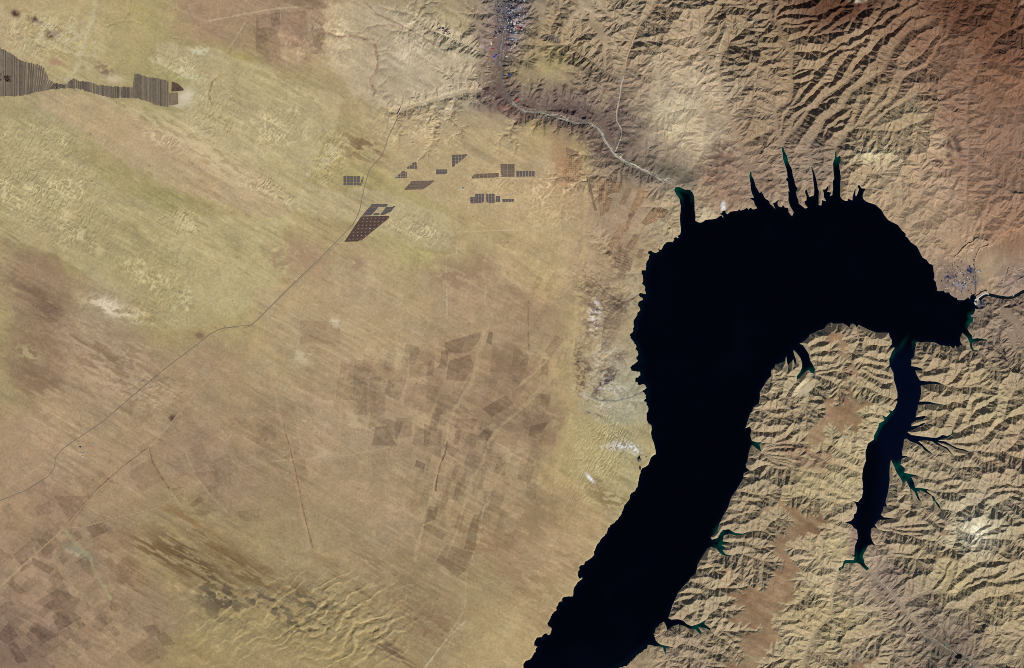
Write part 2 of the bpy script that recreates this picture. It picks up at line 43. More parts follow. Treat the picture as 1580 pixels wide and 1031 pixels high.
CHAN = """
5|1|0.004|1039,286 1018,274 991,263 964,251 947,238 934,218 921,196 904,187 887,189 864,182 834,172 807,171 790,159 780,147 775,127 773,100 777,67 783,33 780,0
14||0.004|780,147 767,127 760,84 770,40 770,0
9||0.005|904,181 890,167 867,164 840,167 810,157
9||0.005|947,231 934,201 924,174 900,161 874,157
5||0.006|949,234 957,201 951,181 956,151 961,121 967,87 977,60 987,37 1004,20 1014,0
3||0.008|987,37 981,10 977,-7
2||0.01|959,122 941,114 917,97 890,80 880,67
3||0.01|1039,285 1058,268 1068,261 1085,234 1085,208 1091,181 1088,161 1075,134
6|1|0.006|1158,264 1150,248 1145,231 1138,208 1128,187 1120,167 1113,144 1108,110 1095,97 1085,74 1078,54
3||0.008|1146,224 1168,211 1190,201 1205,191
3||0.01|1108,110 1115,84 1125,67
6||0.004|740,141 716,141 690,149 656,159 629,167 609,172 596,169 587,154 576,141 572,131 579,110 582,94 576,70 556,60 522,54 499,50
2||0.006|746,80 723,70 690,57 663,44 643,30 629,20 596,13 569,3
2||0.006|643,33 629,50 603,47 582,37 566,44
6|1|0.008|1207,225 1204,214 1199,201 1198,188 1196,176 1199,167 1205,163 1214,159 1219,153 1221,139 1221,120 1221,101 1222,82 1217,76 1212,67 1205,53 1203,42 1195,34 1189,29 1189,19 1190,0
1.2||0.03|1196,32 1201,19 1212,9 1228,8 1241,4 1251,1
1.2||0.03|1198,28 1210,23 1231,21 1251,24 1261,24 1274,19 1285,13 1296,9 1305,10
1.2||0.03|1203,39 1212,34 1222,37 1233,37 1246,32 1256,31
1.2||0.03|1205,49 1213,43 1228,42 1243,41
1.2||0.03|1212,66 1224,61 1241,56 1258,56 1271,52 1291,50
1.2||0.03|1255,54 1266,44 1279,37 1285,29 1290,24 1302,15
1.2||0.03|1243,54 1251,44 1258,38
1.2||0.03|1284,46 1299,37 1310,32
1.2||0.03|1222,82 1237,80 1261,79 1274,81 1288,75 1299,67 1317,58 1332,51 1343,42 1360,39 1370,29 1380,23 1390,19 1396,13 1407,8 1415,0
1.2||0.03|1222,114 1234,108 1251,106 1261,109 1274,96 1285,84 1294,77 1314,75 1326,68 1336,61
1.2||0.03|1222,122 1228,116 1239,113 1251,108
1.2||0.03|1222,128 1237,128 1252,124 1257,111
1.2||0.03|1343,42 1350,34 1357,23 1364,14 1380,9
1.2||0.03|1309,48 1317,32 1326,22 1338,14
1.2||0.03|1284,127 1289,114 1294,106 1302,96 1309,85
5||0.012|1207,225 1209,216 1217,209 1228,198 1239,185 1247,173 1261,166 1269,153 1279,147 1294,138 1307,128 1317,116
1.5||0.02|1317,116 1314,108 1326,96 1332,87 1343,81 1350,71 1357,62 1367,54 1380,49 1388,37 1396,29 1405,25 1415,27 1426,25 1437,24
1.2||0.03|1261,165 1274,159 1286,152
1.2||0.03|1223,196 1227,183 1236,176 1241,171
1.2||0.03|1204,207 1208,191 1210,181 1218,168
1.2||0.03|1222,162 1231,152 1239,143 1251,128
1.2||0.03|1223,167 1234,164 1251,149 1261,139
5|1|0.01|1252,254 1250,240 1247,228 1256,214 1265,204 1271,188 1279,181 1289,174 1300,167 1305,157 1313,145 1323,136 1334,128 1348,119 1362,112 1370,97 1380,74 1388,66 1399,53 1408,44 1415,44 1432,36 1443,28
1.5||0.03|1274,206 1280,198 1298,195
1.5||0.03|1274,201 1285,195 1293,187 1308,182 1314,171
5|1|0.01|1290,228 1299,216 1307,207 1315,200
2||0.02|1315,200 1318,188 1321,178 1326,163 1327,158
3||0.012|1315,200 1319,196 1329,193 1338,183 1350,176 1360,167 1374,157 1383,145 1393,121 1404,114 1415,109 1429,104 1436,96 1441,87 1447,74 1453,64 1461,57 1466,45 1476,30 1481,17
1.5||0.02|1329,191 1337,174 1345,166 1356,153 1364,142
2||0.015|1315,201 1332,198 1345,201 1364,201 1380,204 1395,198 1405,191
2||0.02|1343,198 1351,190 1357,183 1364,179 1370,172 1380,166 1395,158 1408,150
1||0.02|1390,38 1399,30 1405,25
1||0.02|1405,96 1422,85 1431,76 1438,63 1448,54
1.5||0.02|1453,63 1455,51 1455,35 1453,19 1451,8
1|1|0.02|1401,365 1405,353 1413,344 1431,339 1446,327 1455,314 1466,306 1466,291 1477,276
1|1|0.02|1390,353 1386,336 1395,321 1410,320 1419,309 1425,294
1|1|0.02|1446,447 1469,429 1472,399 1483,385 1501,373 1513,365 1519,346 1522,327 1528,311 1541,303
1|1|0.02|1506,455 1506,426 1503,406 1506,397 1512,382 1531,379 1537,368 1553,356 1562,339
2||0.012|1491,309 1494,253 1496,228 1491,190 1494,158 1500,123 1508,113 1510,99 1510,90 1519,86 1526,77 1537,61 1543,56 1557,47 1570,41 1580,37
6|-120|0.001|1511,463 1519,455 1526,455 1540,458 1556,461 1568,457 1579,450 1593,447 1604,449
1|-110|0.06|1526,454 1533,444 1540,442 1552,440 1563,435 1580,428
1||0.04|1549,440 1551,428 1556,412
1.2||0.02|1423,569 1426,573 1436,572 1447,565
1.2||0.02|1458,594 1469,589 1475,580
1.2||0.02|1458,595 1481,598 1491,597 1507,597 1515,598
1||0.02|1493,594 1504,592 1514,589
1.2||0.02|1456,625 1469,621 1488,619
1||0.02|1446,644 1456,640
2||0.02|1483,666 1489,661 1499,656 1514,654 1526,649
1||0.02|1471,660 1476,651 1481,639
1||0.02|1494,655 1498,641 1500,621 1514,612
1||0.02|1498,642 1508,632 1522,626
2.2||0.02|1469,684 1494,683 1517,678 1532,663 1539,655 1548,650
1.5||0.02|1548,650 1552,631 1557,616 1562,608 1572,601 1580,597 1595,596
1.5||0.02|1548,650 1557,644 1580,639 1595,636
1.2||0.02|1474,703 1488,703
2||0.02|1502,695 1514,695 1532,699 1551,696 1564,688 1570,680 1575,665
1.5||0.02|1502,698 1517,713 1532,710
1.5||0.02|1551,696 1562,704 1580,708 1595,710
1.5||0.02|1439,703 1451,713 1464,717 1474,722 1489,721 1504,722
1.2||0.02|1394,704 1405,705 1414,710 1424,714
1.2||0.02|1418,734 1428,738 1443,741 1461,738
1.2||0.02|1437,756 1451,755 1461,747 1474,749
1.2||0.02|1437,757 1461,760 1476,760 1484,755
3||0.02|1466,788 1476,791 1489,784 1498,779 1508,779
2||0.02|1508,779 1517,770 1532,762 1545,758 1570,757 1580,761 1595,766
1.5||0.02|1517,770 1519,761 1527,752 1536,748 1557,747 1574,750
1||0.02|1532,779 1539,777 1550,772 1562,766
1.2||0.02|1464,700 1469,718 1476,731
1.2||0.02|1403,758 1405,775 1405,789
1||0.02|1424,777 1431,794 1443,807
7|1|0.005|1341,878 1357,900 1377,917 1394,940 1414,960 1428,981 1454,994 1471,1007 1498,1021 1515,1037
2|1|0.006|1321,868 1334,894 1354,924 1361,947 1367,974 1381,1004
5|1|0.006|1294,883 1289,900 1284,920 1283,954 1267,964 1252,987 1244,1007 1237,1037
5||0.01|1393,933 1409,924 1418,919 1433,914 1456,915 1472,918 1485,909
9||0.012|1456,911 1465,896 1469,881
1.5||0.025|1485,909 1500,905 1512,901 1517,896 1538,899 1560,896 1580,892 1595,889
1.2||0.025|1485,906 1502,894 1514,889 1523,889 1539,884
1.5||0.025|1475,892 1481,885 1491,878 1507,870 1524,865 1538,866
1.2||0.025|1550,896 1564,889 1580,884
1.2||0.025|1434,913 1446,900 1453,892 1461,871
3||0.025|1472,792 1475,806 1481,816 1494,823 1504,825 1514,830
1.5||0.025|1502,824 1514,814 1524,810
1.5||0.025|1512,828 1522,822 1537,815
1.5||0.025|1514,832 1536,831 1562,834 1580,846 1595,851
1.5||0.025|1531,920 1545,919 1564,914 1580,911 1595,908
1.5||0.025|1494,939 1507,927 1531,920
1.2||0.025|1367,814 1400,811 1426,809
1.2||0.025|1367,814 1398,819 1418,819 1436,818
1||0.025|1380,822 1393,826 1417,826
1.2||0.025|1405,827 1422,833 1443,834 1455,844
1||0.025|1385,853 1405,854
1||0.025|1385,858 1400,861 1415,863
1||0.025|1469,848 1475,832 1476,813
1|1|0.025|1182,688 1203,685 1230,685
1|1|0.025|1180,695 1201,691 1220,691
1|1|0.025|1182,701 1192,702 1214,703 1232,705
1|1|0.025|1182,702 1195,707 1213,709 1227,714
1|1|0.025|1182,706 1192,713 1206,716 1221,721
1|1|0.025|1187,718 1194,723 1215,724
1.2|1|0.025|1330,731 1323,728 1312,723 1296,718 1282,717 1266,708 1256,700
1.2|1|0.025|1325,768 1308,756 1292,745 1277,736 1268,730 1256,730 1241,727
1.2|1|0.025|1315,772 1291,761 1280,759 1268,754 1259,746 1250,743
1.5|1|0.025|1314,775 1289,777 1268,768 1254,771 1247,780
1|1|0.025|1254,770 1238,764 1223,769
1.2|1|0.025|1330,710 1312,703 1294,693 1282,687
1|1|0.02|1376,533 1360,534 1350,532 1339,533
1|1|0.02|1372,553 1357,555 1343,549
1|1|0.02|1372,567 1360,564 1345,561 1333,561
1|1|0.02|1379,581 1360,578 1346,575 1337,568
1|1|0.02|1379,589 1363,593 1346,583 1334,575
1.2|1|0.02|1380,616 1360,610 1343,600 1327,595
1|1|0.02|1250,536 1261,529 1271,527
1|1|0.02|1251,547 1263,542 1280,541
1|1|0.02|1252,557 1265,556 1285,557
1|1|0.02|1259,572 1274,570 1293,565
1|1|0.02|1261,578 1277,575 1297,574
1.5|1|0.02|1261,579 1267,582 1280,587 1292,594
2|1|0.02|1324,503 1323,515 1326,525 1320,537 1315,544
3|1|0.02|1252,578 1250,586 1238,597
15|15|0.02|1251,594 1242,602 1235,606
6|20|0.02|1244,602 1247,616 1244,624
1.5|1|0.02|1229,587 1217,602 1212,613
1.2|1|0.02|1194,572 1198,591 1202,602
1|1|0.03|1161,628 1177,633 1195,632 1208,631
1|1|0.03|1156,639 1177,633 1192,644 1206,644
1|1|0.03|1159,664 1173,667 1205,666
1|1|0.03|1175,684 1192,684 1214,674
1|1|0.03|1175,698 1189,689 1217,684 1231,684
1|1|0.03|1175,700 1192,692 1217,690
1|1|0.03|1177,700 1192,701 1217,706 1232,706
1|1|0.03|1175,700 1192,709 1223,715
1|1|0.025|1157,726 1177,719 1189,715
1|1|0.025|1138,758 1158,761 1177,767
1|1|0.025|1125,785 1144,789 1154,773 1173,773
1.5|1|0.025|1159,819 1177,820 1189,806 1200,800
1|1|0.025|1111,808 1138,796 1161,789
1|1|0.025|1127,837 1148,835 1173,847
2|1|0.025|1130,857 1144,854 1158,851
1|1|0.025|1144,853 1161,860 1177,866
1|1|0.025|1097,853 1099,870 1101,880
1.5|1|0.02|1089,956 1098,946 1108,938 1111,930 1120,930
1.5|1|0.02|1097,974 1106,981 1114,986
1|1|0.02|1082,979 1089,993
1|1|0.02|1078,963 1076,953 1078,940
1|1|0.02|1054,956 1061,948 1073,943
1.2|1|0.02|1040,1000 1056,993 1081,1001 1106,1009
1.5|1|0.02|1027,1011 1033,1019 1033,1034
1|1|0.02|1046,916 1064,915 1081,916
1|1|0.02|1040,930 1056,926 1069,921
1|1|0.02|1063,896 1081,900 1098,910 1120,908
1|1|0.02|1075,878 1089,877 1099,875
1|1|0.02|1057,1014 1073,1016 1089,1026
"""
COLPTS = """20,20,185,165,125 60,40,190,172,125 200,60,180,165,110 120,80,185,172,120 330,20,170,140,110 450,40,165,135,108 440,90,178,152,118 380,110,172,158,100 300,130,165,155,100 420,140,170,158,98 500,140,178,157,115 560,100,192,168,125 650,100,202,180,140 720,90,196,172,132 690,150,200,178,138 700,40,194,172,126 450,190,178,165,108 250,170,160,150,100 200,200,180,160,115 280,220,195,170,130 100,160,175,160,118 60,250,172,160,108 30,300,168,155,102 150,300,168,156,102 250,300,170,158,105 380,270,195,172,130 450,260,182,168,108 100,380,165,150,100 60,420,168,142,110 70,480,148,122,95 50,560,152,125,94 15,500,168,150,105 15,600,172,152,110 220,370,160,148,92 250,430,162,150,92 300,400,182,168,110 350,450,182,168,110 300,480,175,158,105 160,480,175,155,122 200,600,172,146,112 130,560,175,148,115 100,640,182,155,118 30,680,178,150,115 320,560,172,146,112 420,440,188,165,120 470,400,185,158,120 560,430,190,165,125 620,330,185,172,115 650,360,182,170,112 500,510,180,155,115 600,500,186,162,120 700,450,180,155,118 780,430,178,150,115 730,350,188,165,118 850,350,190,165,122 830,420,182,158,112 650,200,195,170,128 580,230,185,165,115 700,280,192,168,120 780,300,198,172,125 850,300,190,160,118 560,280,175,160,105 500,340,182,160,112 420,330,185,168,115 600,620,172,147,112 700,560,168,140,108 560,570,174,148,112 780,600,170,143,108 740,680,162,137,104 820,660,158,131,100 850,560,178,155,110 860,620,180,155,110 480,620,175,150,115 420,570,178,155,115 430,650,165,140,105 500,680,178,152,118 560,700,175,150,115 620,680,170,145,110 300,700,165,138,108 350,740,162,135,102 200,720,172,146,112 100,730,175,148,115 30,780,170,142,110 90,780,158,130,102 150,760,168,142,108 50,850,165,138,108 130,880,152,128,100 60,950,157,130,104 20,1010,142,115,95 150,980,168,140,108 230,950,160,135,105 250,850,160,135,95 300,860,148,126,88 200,830,160,134,100 350,880,150,128,88 400,900,155,134,92 280,800,168,148,105 420,820,165,142,102 480,850,170,148,108 550,850,167,144,107 600,800,175,150,115 650,870,162,140,102 700,850,168,145,108 740,900,170,150,105 680,950,160,137,100 450,960,168,148,98 550,980,168,148,98 350,980,168,148,98 300,1000,165,143,97 620,990,162,140,98 740,1000,178,155,108 820,940,180,155,110 850,850,180,152,112 790,850,168,142,105 800,760,165,140,105 870,780,178,152,110 880,720,182,160,108 930,690,190,170,115 950,640,178,165,125 980,600,184,170,132 960,560,178,158,122 900,600,182,160,112 940,500,188,165,120 960,400,175,148,108 900,400,182,155,118 930,350,180,152,118 870,260,180,148,110 900,230,185,162,112 820,210,188,165,108 980,310,180,150,115 1020,330,188,165,125
900,30,190,164,126 850,60,182,155,115 850,90,184,162,108 960,60,194,168,130 1000,60,194,168,130 930,150,168,143,112 860,160,138,116,100 905,182,132,112,98 950,195,136,116,100 925,228,136,116,100 780,140,134,112,98 805,165,138,116,100 960,240,140,120,100 1000,258,140,122,102 790,150,138,116,102 760,60,155,132,115 785,20,145,128,115 800,110,178,155,112 770,215,180,160,118 1050,60,194,166,128 1040,180,214,192,150 1080,130,204,178,140 1100,220,208,184,146 1050,280,172,152,122 1080,300,190,165,125 1120,250,155,125,100 1100,290,162,130,104 1150,60,175,148,112 1160,200,168,141,108 1180,280,167,138,110 1220,270,167,142,114 1260,260,162,138,112 1250,100,190,160,120 1320,60,188,156,118 1310,4,100,66,48 1290,6,110,74,52 1340,150,185,157,118 1400,180,190,165,124 1350,240,205,180,136 1330,270,190,163,124 1400,100,172,138,106 1420,60,150,112,84 1480,20,112,74,52 1540,30,118,80,56 1480,100,142,106,80 1550,80,122,84,62 1540,130,144,106,80 1480,170,156,120,93 1440,230,194,163,125 1490,260,162,126,99 1560,220,152,117,92 1540,290,158,123,95 1450,290,184,153,120 1400,330,184,154,117 1480,380,187,154,117 1560,360,162,124,94 1520,420,190,160,120 1470,430,162,137,114 1560,430,168,141,117 1500,480,165,140,114 1540,500,170,143,114 1450,540,192,163,120 1480,580,208,178,130 1300,520,198,168,125 1230,590,210,184,135 1200,620,205,176,130 1180,700,200,172,128 1270,560,205,178,130 1330,620,208,182,130 1330,560,205,178,130 1260,740,200,175,122 1300,760,208,184,125 1300,840,205,182,122 1320,830,180,148,122 1320,780,200,170,130 1260,800,198,170,122 1200,860,200,172,128 1120,880,205,176,130 1080,920,200,174,130 1040,1000,190,162,122 1150,980,205,178,130 1250,950,205,178,125 1470,890,206,180,128 1505,822,225,208,165 1400,860,205,178,130 1560,860,205,178,130 1440,720,205,178,132 1560,700,205,174,130 1520,620,208,182,130 1400,950,195,168,130 1440,980,160,138,110 1480,1010,150,128,102 1560,1000,188,162,118 1330,900,190,163,125 1330,1000,195,168,125 1300,960,205,180,125 1370,890,168,142,118 1560,930,205,178,125"""
# x,y,rx,ry,angle,r,g,b,strength,noise wavelength,noise threshold(-1 none),stretch
BLOBS = """24,21,6.5,5,20,84,60,50,.95,3,-1,1
54,31,10,4.5,28,92,68,54,.9,3,-1,1
82,52,10,7,-10,96,72,58,.9,3,-1,1
70,45,60,22,10,215,205,165,.5,9,.15,1
45,25,30,12,0,205,190,145,.4,6,.1,1
130,60,50,30,40,205,195,155,.4,7,.1,1
310,80,20,8,10,222,220,185,.6,4,.1,1
85,97,9,6,0,182,145,112,.8,8,-1,1
205,150,10,4,0,165,135,108,.3,8,-1,1
165,115,14,9,30,125,103,82,.8,4,-.1,1
130,105,20,10,0,200,182,140,.5,5,0,1
175,122,18,9,5,208,188,148,.85,3,-1,1
155,103,14,7,10,150,122,92,.6,4,0,1
200,102,22,5,5,185,160,118,.6,4,0,1
288,148,12,17,20,218,205,175,.9,5,-1,1
278,160,14,6,-15,205,192,160,.8,5,-1,1
275,110,45,14,15,210,208,165,.5,4,.1,1
230,180,100,12,27,215,195,150,.5,6,.1,4
310,230,130,22,32,220,198,152,.65,6,.12,4
350,260,90,20,32,215,195,150,.5,4,.1,4
210,215,60,14,30,200,172,135,.5,10,0,5
60,200,80,8,15,205,190,140,.4,5,.1,3
290,345,30,20,30,215,200,150,.6,4,.15,1.5
275,380,12,30,-20,205,190,138,.55,4,.15,1.5
350,380,30,8,25,205,190,135,.4,5,.1,3
170,475,42,12,22,228,212,180,.85,7,.02,2
220,490,25,10,20,215,205,150,.5,6,.05,2
110,520,40,12,28,195,165,135,.4,7,0,3
510,240,14,40,15,214,200,155,.65,6,.08,1.2
470,150,50,8,22,210,195,145,.6,4,.1,3
440,310,45,8,28,214,198,152,.6,4,.1,3
415,295,30,10,25,210,195,150,.5,5,.1,3
560,230,38,18,22,128,100,74,.65,7,-.05,3
535,222,20,8,22,190,170,130,.5,4,.1,3
60,410,30,25,0,158,130,98,.5,8,-.1,3
50,450,40,14,20,128,104,82,.65,7,-.1,3
75,480,22,22,45,125,100,80,.65,7,-.1,3
45,560,24,60,10,142,114,86,.5,6,-.05,3
70,590,38,22,25,135,108,82,.5,6,0,3
45,545,20,14,25,190,180,130,.6,4,.1,2
180,560,110,50,30,135,110,85,.35,5,0,4
180,580,120,50,30,205,178,140,.4,5,.12,3
130,530,60,5,30,125,102,78,.5,5,0,6
300,690,14,40,-15,150,122,96,.4,9,-.2,3
240,480,10,6,0,150,120,90,.2,5,0,1
310,520,8,6,0,130,105,80,.7,4,-1,1
265,645,5,5,0,95,72,60,.8,3,-1,1
430,400,16,30,-25,165,135,102,.5,8,-.3,2
420,410,8,8,0,150,122,92,.4,8,-.3,2
470,395,40,22,25,170,140,108,.5,9,-.1,2
545,405,20,14,30,160,130,102,.5,6,-.1,2
520,500,12,8,30,222,208,172,.7,5,0,2
465,550,20,10,10,215,200,160,.6,5,0,2
455,548,16,22,0,195,180,145,.3,5,0,2
440,630,20,10,20,150,122,92,.4,8,0,3
700,425,40,25,20,150,120,95,.45,7,0,2
740,410,25,25,20,155,124,95,.35,6,0,2
790,470,35,30,20,158,130,100,.35,8,0,2
780,560,45,50,20,150,122,96,.35,14,-.1,2
830,650,32,40,20,138,112,88,.5,12,-.1,1.5
740,640,40,25,20,150,123,97,.45,12,-.1,1.5
600,590,40,14,25,195,170,128,.4,8,0,4
555,655,45,14,20,205,180,140,.5,5,.05,3
500,700,20,10,10,200,176,140,.5,6,0,2
790,740,30,50,0,190,165,122,.3,8,0,2
820,800,40,40,30,145,122,88,.45,6,0,4
790,700,30,30,0,200,176,140,.4,6,.1,2
245,855,60,16,32,122,95,62,.75,3.72,-.05,6.5
300,870,80,22,36,110,87,58,.75,3.72,-.02,6.5
330,840,80,14,34,133,104,66,.6,3.72,0,7.8
380,880,70,22,34,120,97,64,.65,3.72,0,6.5
190,870,60,12,36,141,108,78,.6,3.72,0,6.5
200,905,30,10,35,136,104,78,.55,3.1,.05,5.2
290,800,60,10,30,147,114,76,.5,3.72,0,7.8
165,815,20,8,10,140,115,92,.6,7,-.1,2
250,800,40,8,30,150,124,100,.5,7,-.1,3
120,850,25,5,30,150,155,130,.5,5,-1,1
115,855,20,4,25,200,190,160,.5,4,0,1
340,925,40,30,30,88,78,62,.6,7,.05,2
480,930,60,14,25,92,82,66,.6,6,.1,2
410,930,40,14,20,85,76,64,.65,6,.1,1.5
460,965,30,18,20,85,76,62,.5,6,.12,1.5
430,890,60,12,32,136,108,78,.5,3.72,0,7.8
520,880,60,10,32,141,114,76,.4,3.72,0,7.8
600,880,60,14,32,133,106,76,.4,3.1,.05,6.5
660,960,60,25,30,139,110,80,.5,3.1,0,6.5
610,1010,40,10,32,94,74,60,.5,3.1,.05,6.5
700,870,60,20,30,154,122,90,.4,3.1,0,6.5
560,920,30,10,30,120,95,68,.5,3.1,.05,6.5
740,830,60,30,33,152,119,84,.45,3.72,.05,6.5
780,880,50,20,33,163,130,92,.35,3.72,.05,5.2
850,820,50,25,35,150,126,94,.4,7,.05,4
880,870,30,20,38,145,118,88,.4,6,0,3
830,910,50,40,35,150,124,90,.4,5,.05,3
850,960,30,40,35,152,126,94,.4,4,0,3
940,770,40,16,20,140,116,78,.6,5,-.05,2
925,745,20,12,20,140,116,80,.4,5,0,2
935,590,26,7,-42,88,72,64,.9,3,-.1,2
897,585,10,24,10,92,74,62,.6,2.6,.1,1
893,545,7,30,5,105,84,70,.5,2.6,.1,1
950,470,22,18,0,88,70,60,.6,2.6,.12,1.5
925,530,22,60,5,206,190,160,.5,4,.05,1.5
925,470,26,40,5,120,95,78,.5,3.5,.1,1.5
945,560,26,26,0,205,192,165,.5,4,.05,1.5
975,440,12,40,0,205,190,150,.5,5,0,1
935,575,14,10,-20,110,92,76,.65,4,0,2
900,565,16,10,30,100,82,70,.6,4,0,2
960,550,14,10,0,135,115,92,.6,5,0,2
945,600,30,12,25,235,225,210,.6,3,.05,2
915,615,50,10,25,220,212,195,.4,3,.1,3
917,485,10,26,5,238,230,215,.8,4,-.1,1
912,490,14,40,5,105,84,72,.5,4,.05,1.5
905,440,16,14,20,110,85,72,.5,4,.1,2
955,468,12,10,0,90,72,62,.7,4,-.1,1
960,475,26,10,-20,110,90,76,.5,4,0,1.5
940,500,24,30,10,165,138,110,.4,9,-1,1
955,400,18,25,10,130,105,84,.6,5,-.1,1.2
975,690,14,8,20,240,235,228,.8,3,.05,1
958,690,20,8,10,235,228,220,.7,3,.08,1
935,690,12,5,0,230,222,210,.5,3,.1,1
910,738,9,3,50,245,240,235,.9,3,-1,1
985,706,4,6,0,60,60,62,.8,3,-.1,1
915,640,16,3,20,100,80,62,.6,4,-.1,4
870,250,12,32,5,165,122,90,.35,6,-1,1
762,60,10,40,10,150,120,95,.4,6,-1,1
770,130,20,40,-20,118,94,82,.6,3,0,1
765,155,26,16,30,116,90,78,.65,2.6,0,1
775,95,14,30,0,110,92,82,.65,3,0,1
790,170,26,10,10,160,110,90,.5,3,.05,1
790,20,22,40,0,104,100,112,.5,2.4,-.05,1
782,30,18,50,0,76,76,90,.5,2.2,.1,1
800,45,12,30,0,205,185,178,.5,2.2,.15,1
778,70,18,30,0,150,120,112,.6,3,-.1,1
850,172,70,16,5,112,92,84,.65,3,0,1
890,170,40,24,20,105,84,78,.65,2.8,0,1
900,195,45,26,25,118,98,86,.6,3,0,1
950,170,12,45,5,100,84,78,.6,2.8,0,1
940,215,14,26,0,115,95,84,.6,3,0,1
920,225,30,18,45,110,92,78,.6,3,0,1
970,250,50,9,15,105,92,76,.65,3,-.1,1
1035,262,32,13,15,110,100,80,.7,6,-1,1
1060,280,18,14,20,125,112,92,.6,5,-1,1
820,160,22,10,-5,115,95,84,.6,3,0,1
740,150,4,3,30,80,68,66,.9,3,-1,1
900,140,4,3,0,80,60,56,.8,3,-1,1
872,133,6,3,0,105,88,66,.8,3,-1,1
955,165,10,5,0,90,72,66,.6,3,0,1
1115,240,16,26,-10,128,100,80,.6,5,-.1,1
1100,270,22,18,10,140,108,85,.55,4,-.05,1
1050,290,12,20,0,150,122,98,.4,4,-.1,1
1125,305,28,22,0,142,112,88,.5,4,-.05,1
1115,318,4,8,0,232,226,210,.85,4,-1,1
1085,330,18,12,0,214,194,150,.6,6,-1,1
1050,200,40,30,30,220,196,150,.5,7,0,1.5
1040,195,22,10,40,228,205,160,.6,7,-.2,1.5
1080,215,26,12,35,222,198,152,.5,6,0,1.5
1190,285,22,16,0,140,112,90,.55,4,-.05,1
1345,240,30,14,0,220,200,152,.6,7,-.1,1
1510,822,14,12,20,240,228,192,.85,5,-.3,1
1490,812,22,8,0,222,205,160,.5,5,-.1,1
1470,905,16,26,10,212,190,132,.35,9,-1,1
1185,575,8,8,0,205,185,140,.6,5,-1,1
1235,640,12,6,0,150,122,95,.5,5,-.1,2
1238,600,18,13,-30,222,202,158,.6,9,-.6,1
1297,620,14,10,20,150,112,88,.5,7,-.1,3
1240,700,60,22,30,155,118,92,.5,7,0,4
1290,650,30,10,30,160,122,96,.4,7,0,4
1320,575,20,12,30,158,120,94,.4,7,0,4
1320,835,9,26,5,158,128,106,.6,4,-1,1
1312,852,7,5,0,140,110,90,.6,3,-1,1
1445,975,30,12,50,110,96,78,.65,3,0,1.5
1460,985,14,10,45,90,82,72,.6,3,0,1.5
1480,1012,16,8,40,75,72,66,.7,3,-.1,1.5
1405,925,40,10,50,150,130,105,.5,4,0,2
1440,938,5,16,30,100,84,68,.5,3,0,1
1478,433,30,26,0,120,100,90,.55,2.6,0,1
1465,428,10,6,0,72,68,78,.6,3,0,1
1496,418,7,6,0,66,66,86,.7,3,-.3,1
1500,432,12,8,0,95,100,115,.6,3,0,1
1482,440,12,5,10,150,150,160,.6,4,-.2,1
1515,468,7,7,0,90,95,110,.7,3,-.3,1
1575,430,14,8,-20,115,100,95,.6,3,-.2,1
1500,310,16,30,0,200,150,110,.2,6,0,1
1410,100,1.6,1.6,0,50,38,34,.95,3,-1,1
1465,225,9,5,60,100,74,62,.75,5,-.5,1
1478,225,5,14,-25,108,84,70,.8,5,-.8,1
1448,250,8,4,0,95,72,60,.8,4,-.5,1
1464,240,5,4,0,100,76,64,.7,4,-.5,1
1470,250,5,4,0,100,76,64,.7,4,-.5,1
1330,4,40,8,-10,95,60,44,.6,9,-.3,1
1480,10,60,20,0,95,60,42,.5,8,0,2
1530,20,40,20,0,100,66,46,.5,8,0,2
1545,125,40,10,10,165,114,80,.35,10,-.2,1
1575,10,8,20,0,160,135,110,.5,5,0,1
1325,2,14,3,0,190,170,140,.8,5,-1,1"""
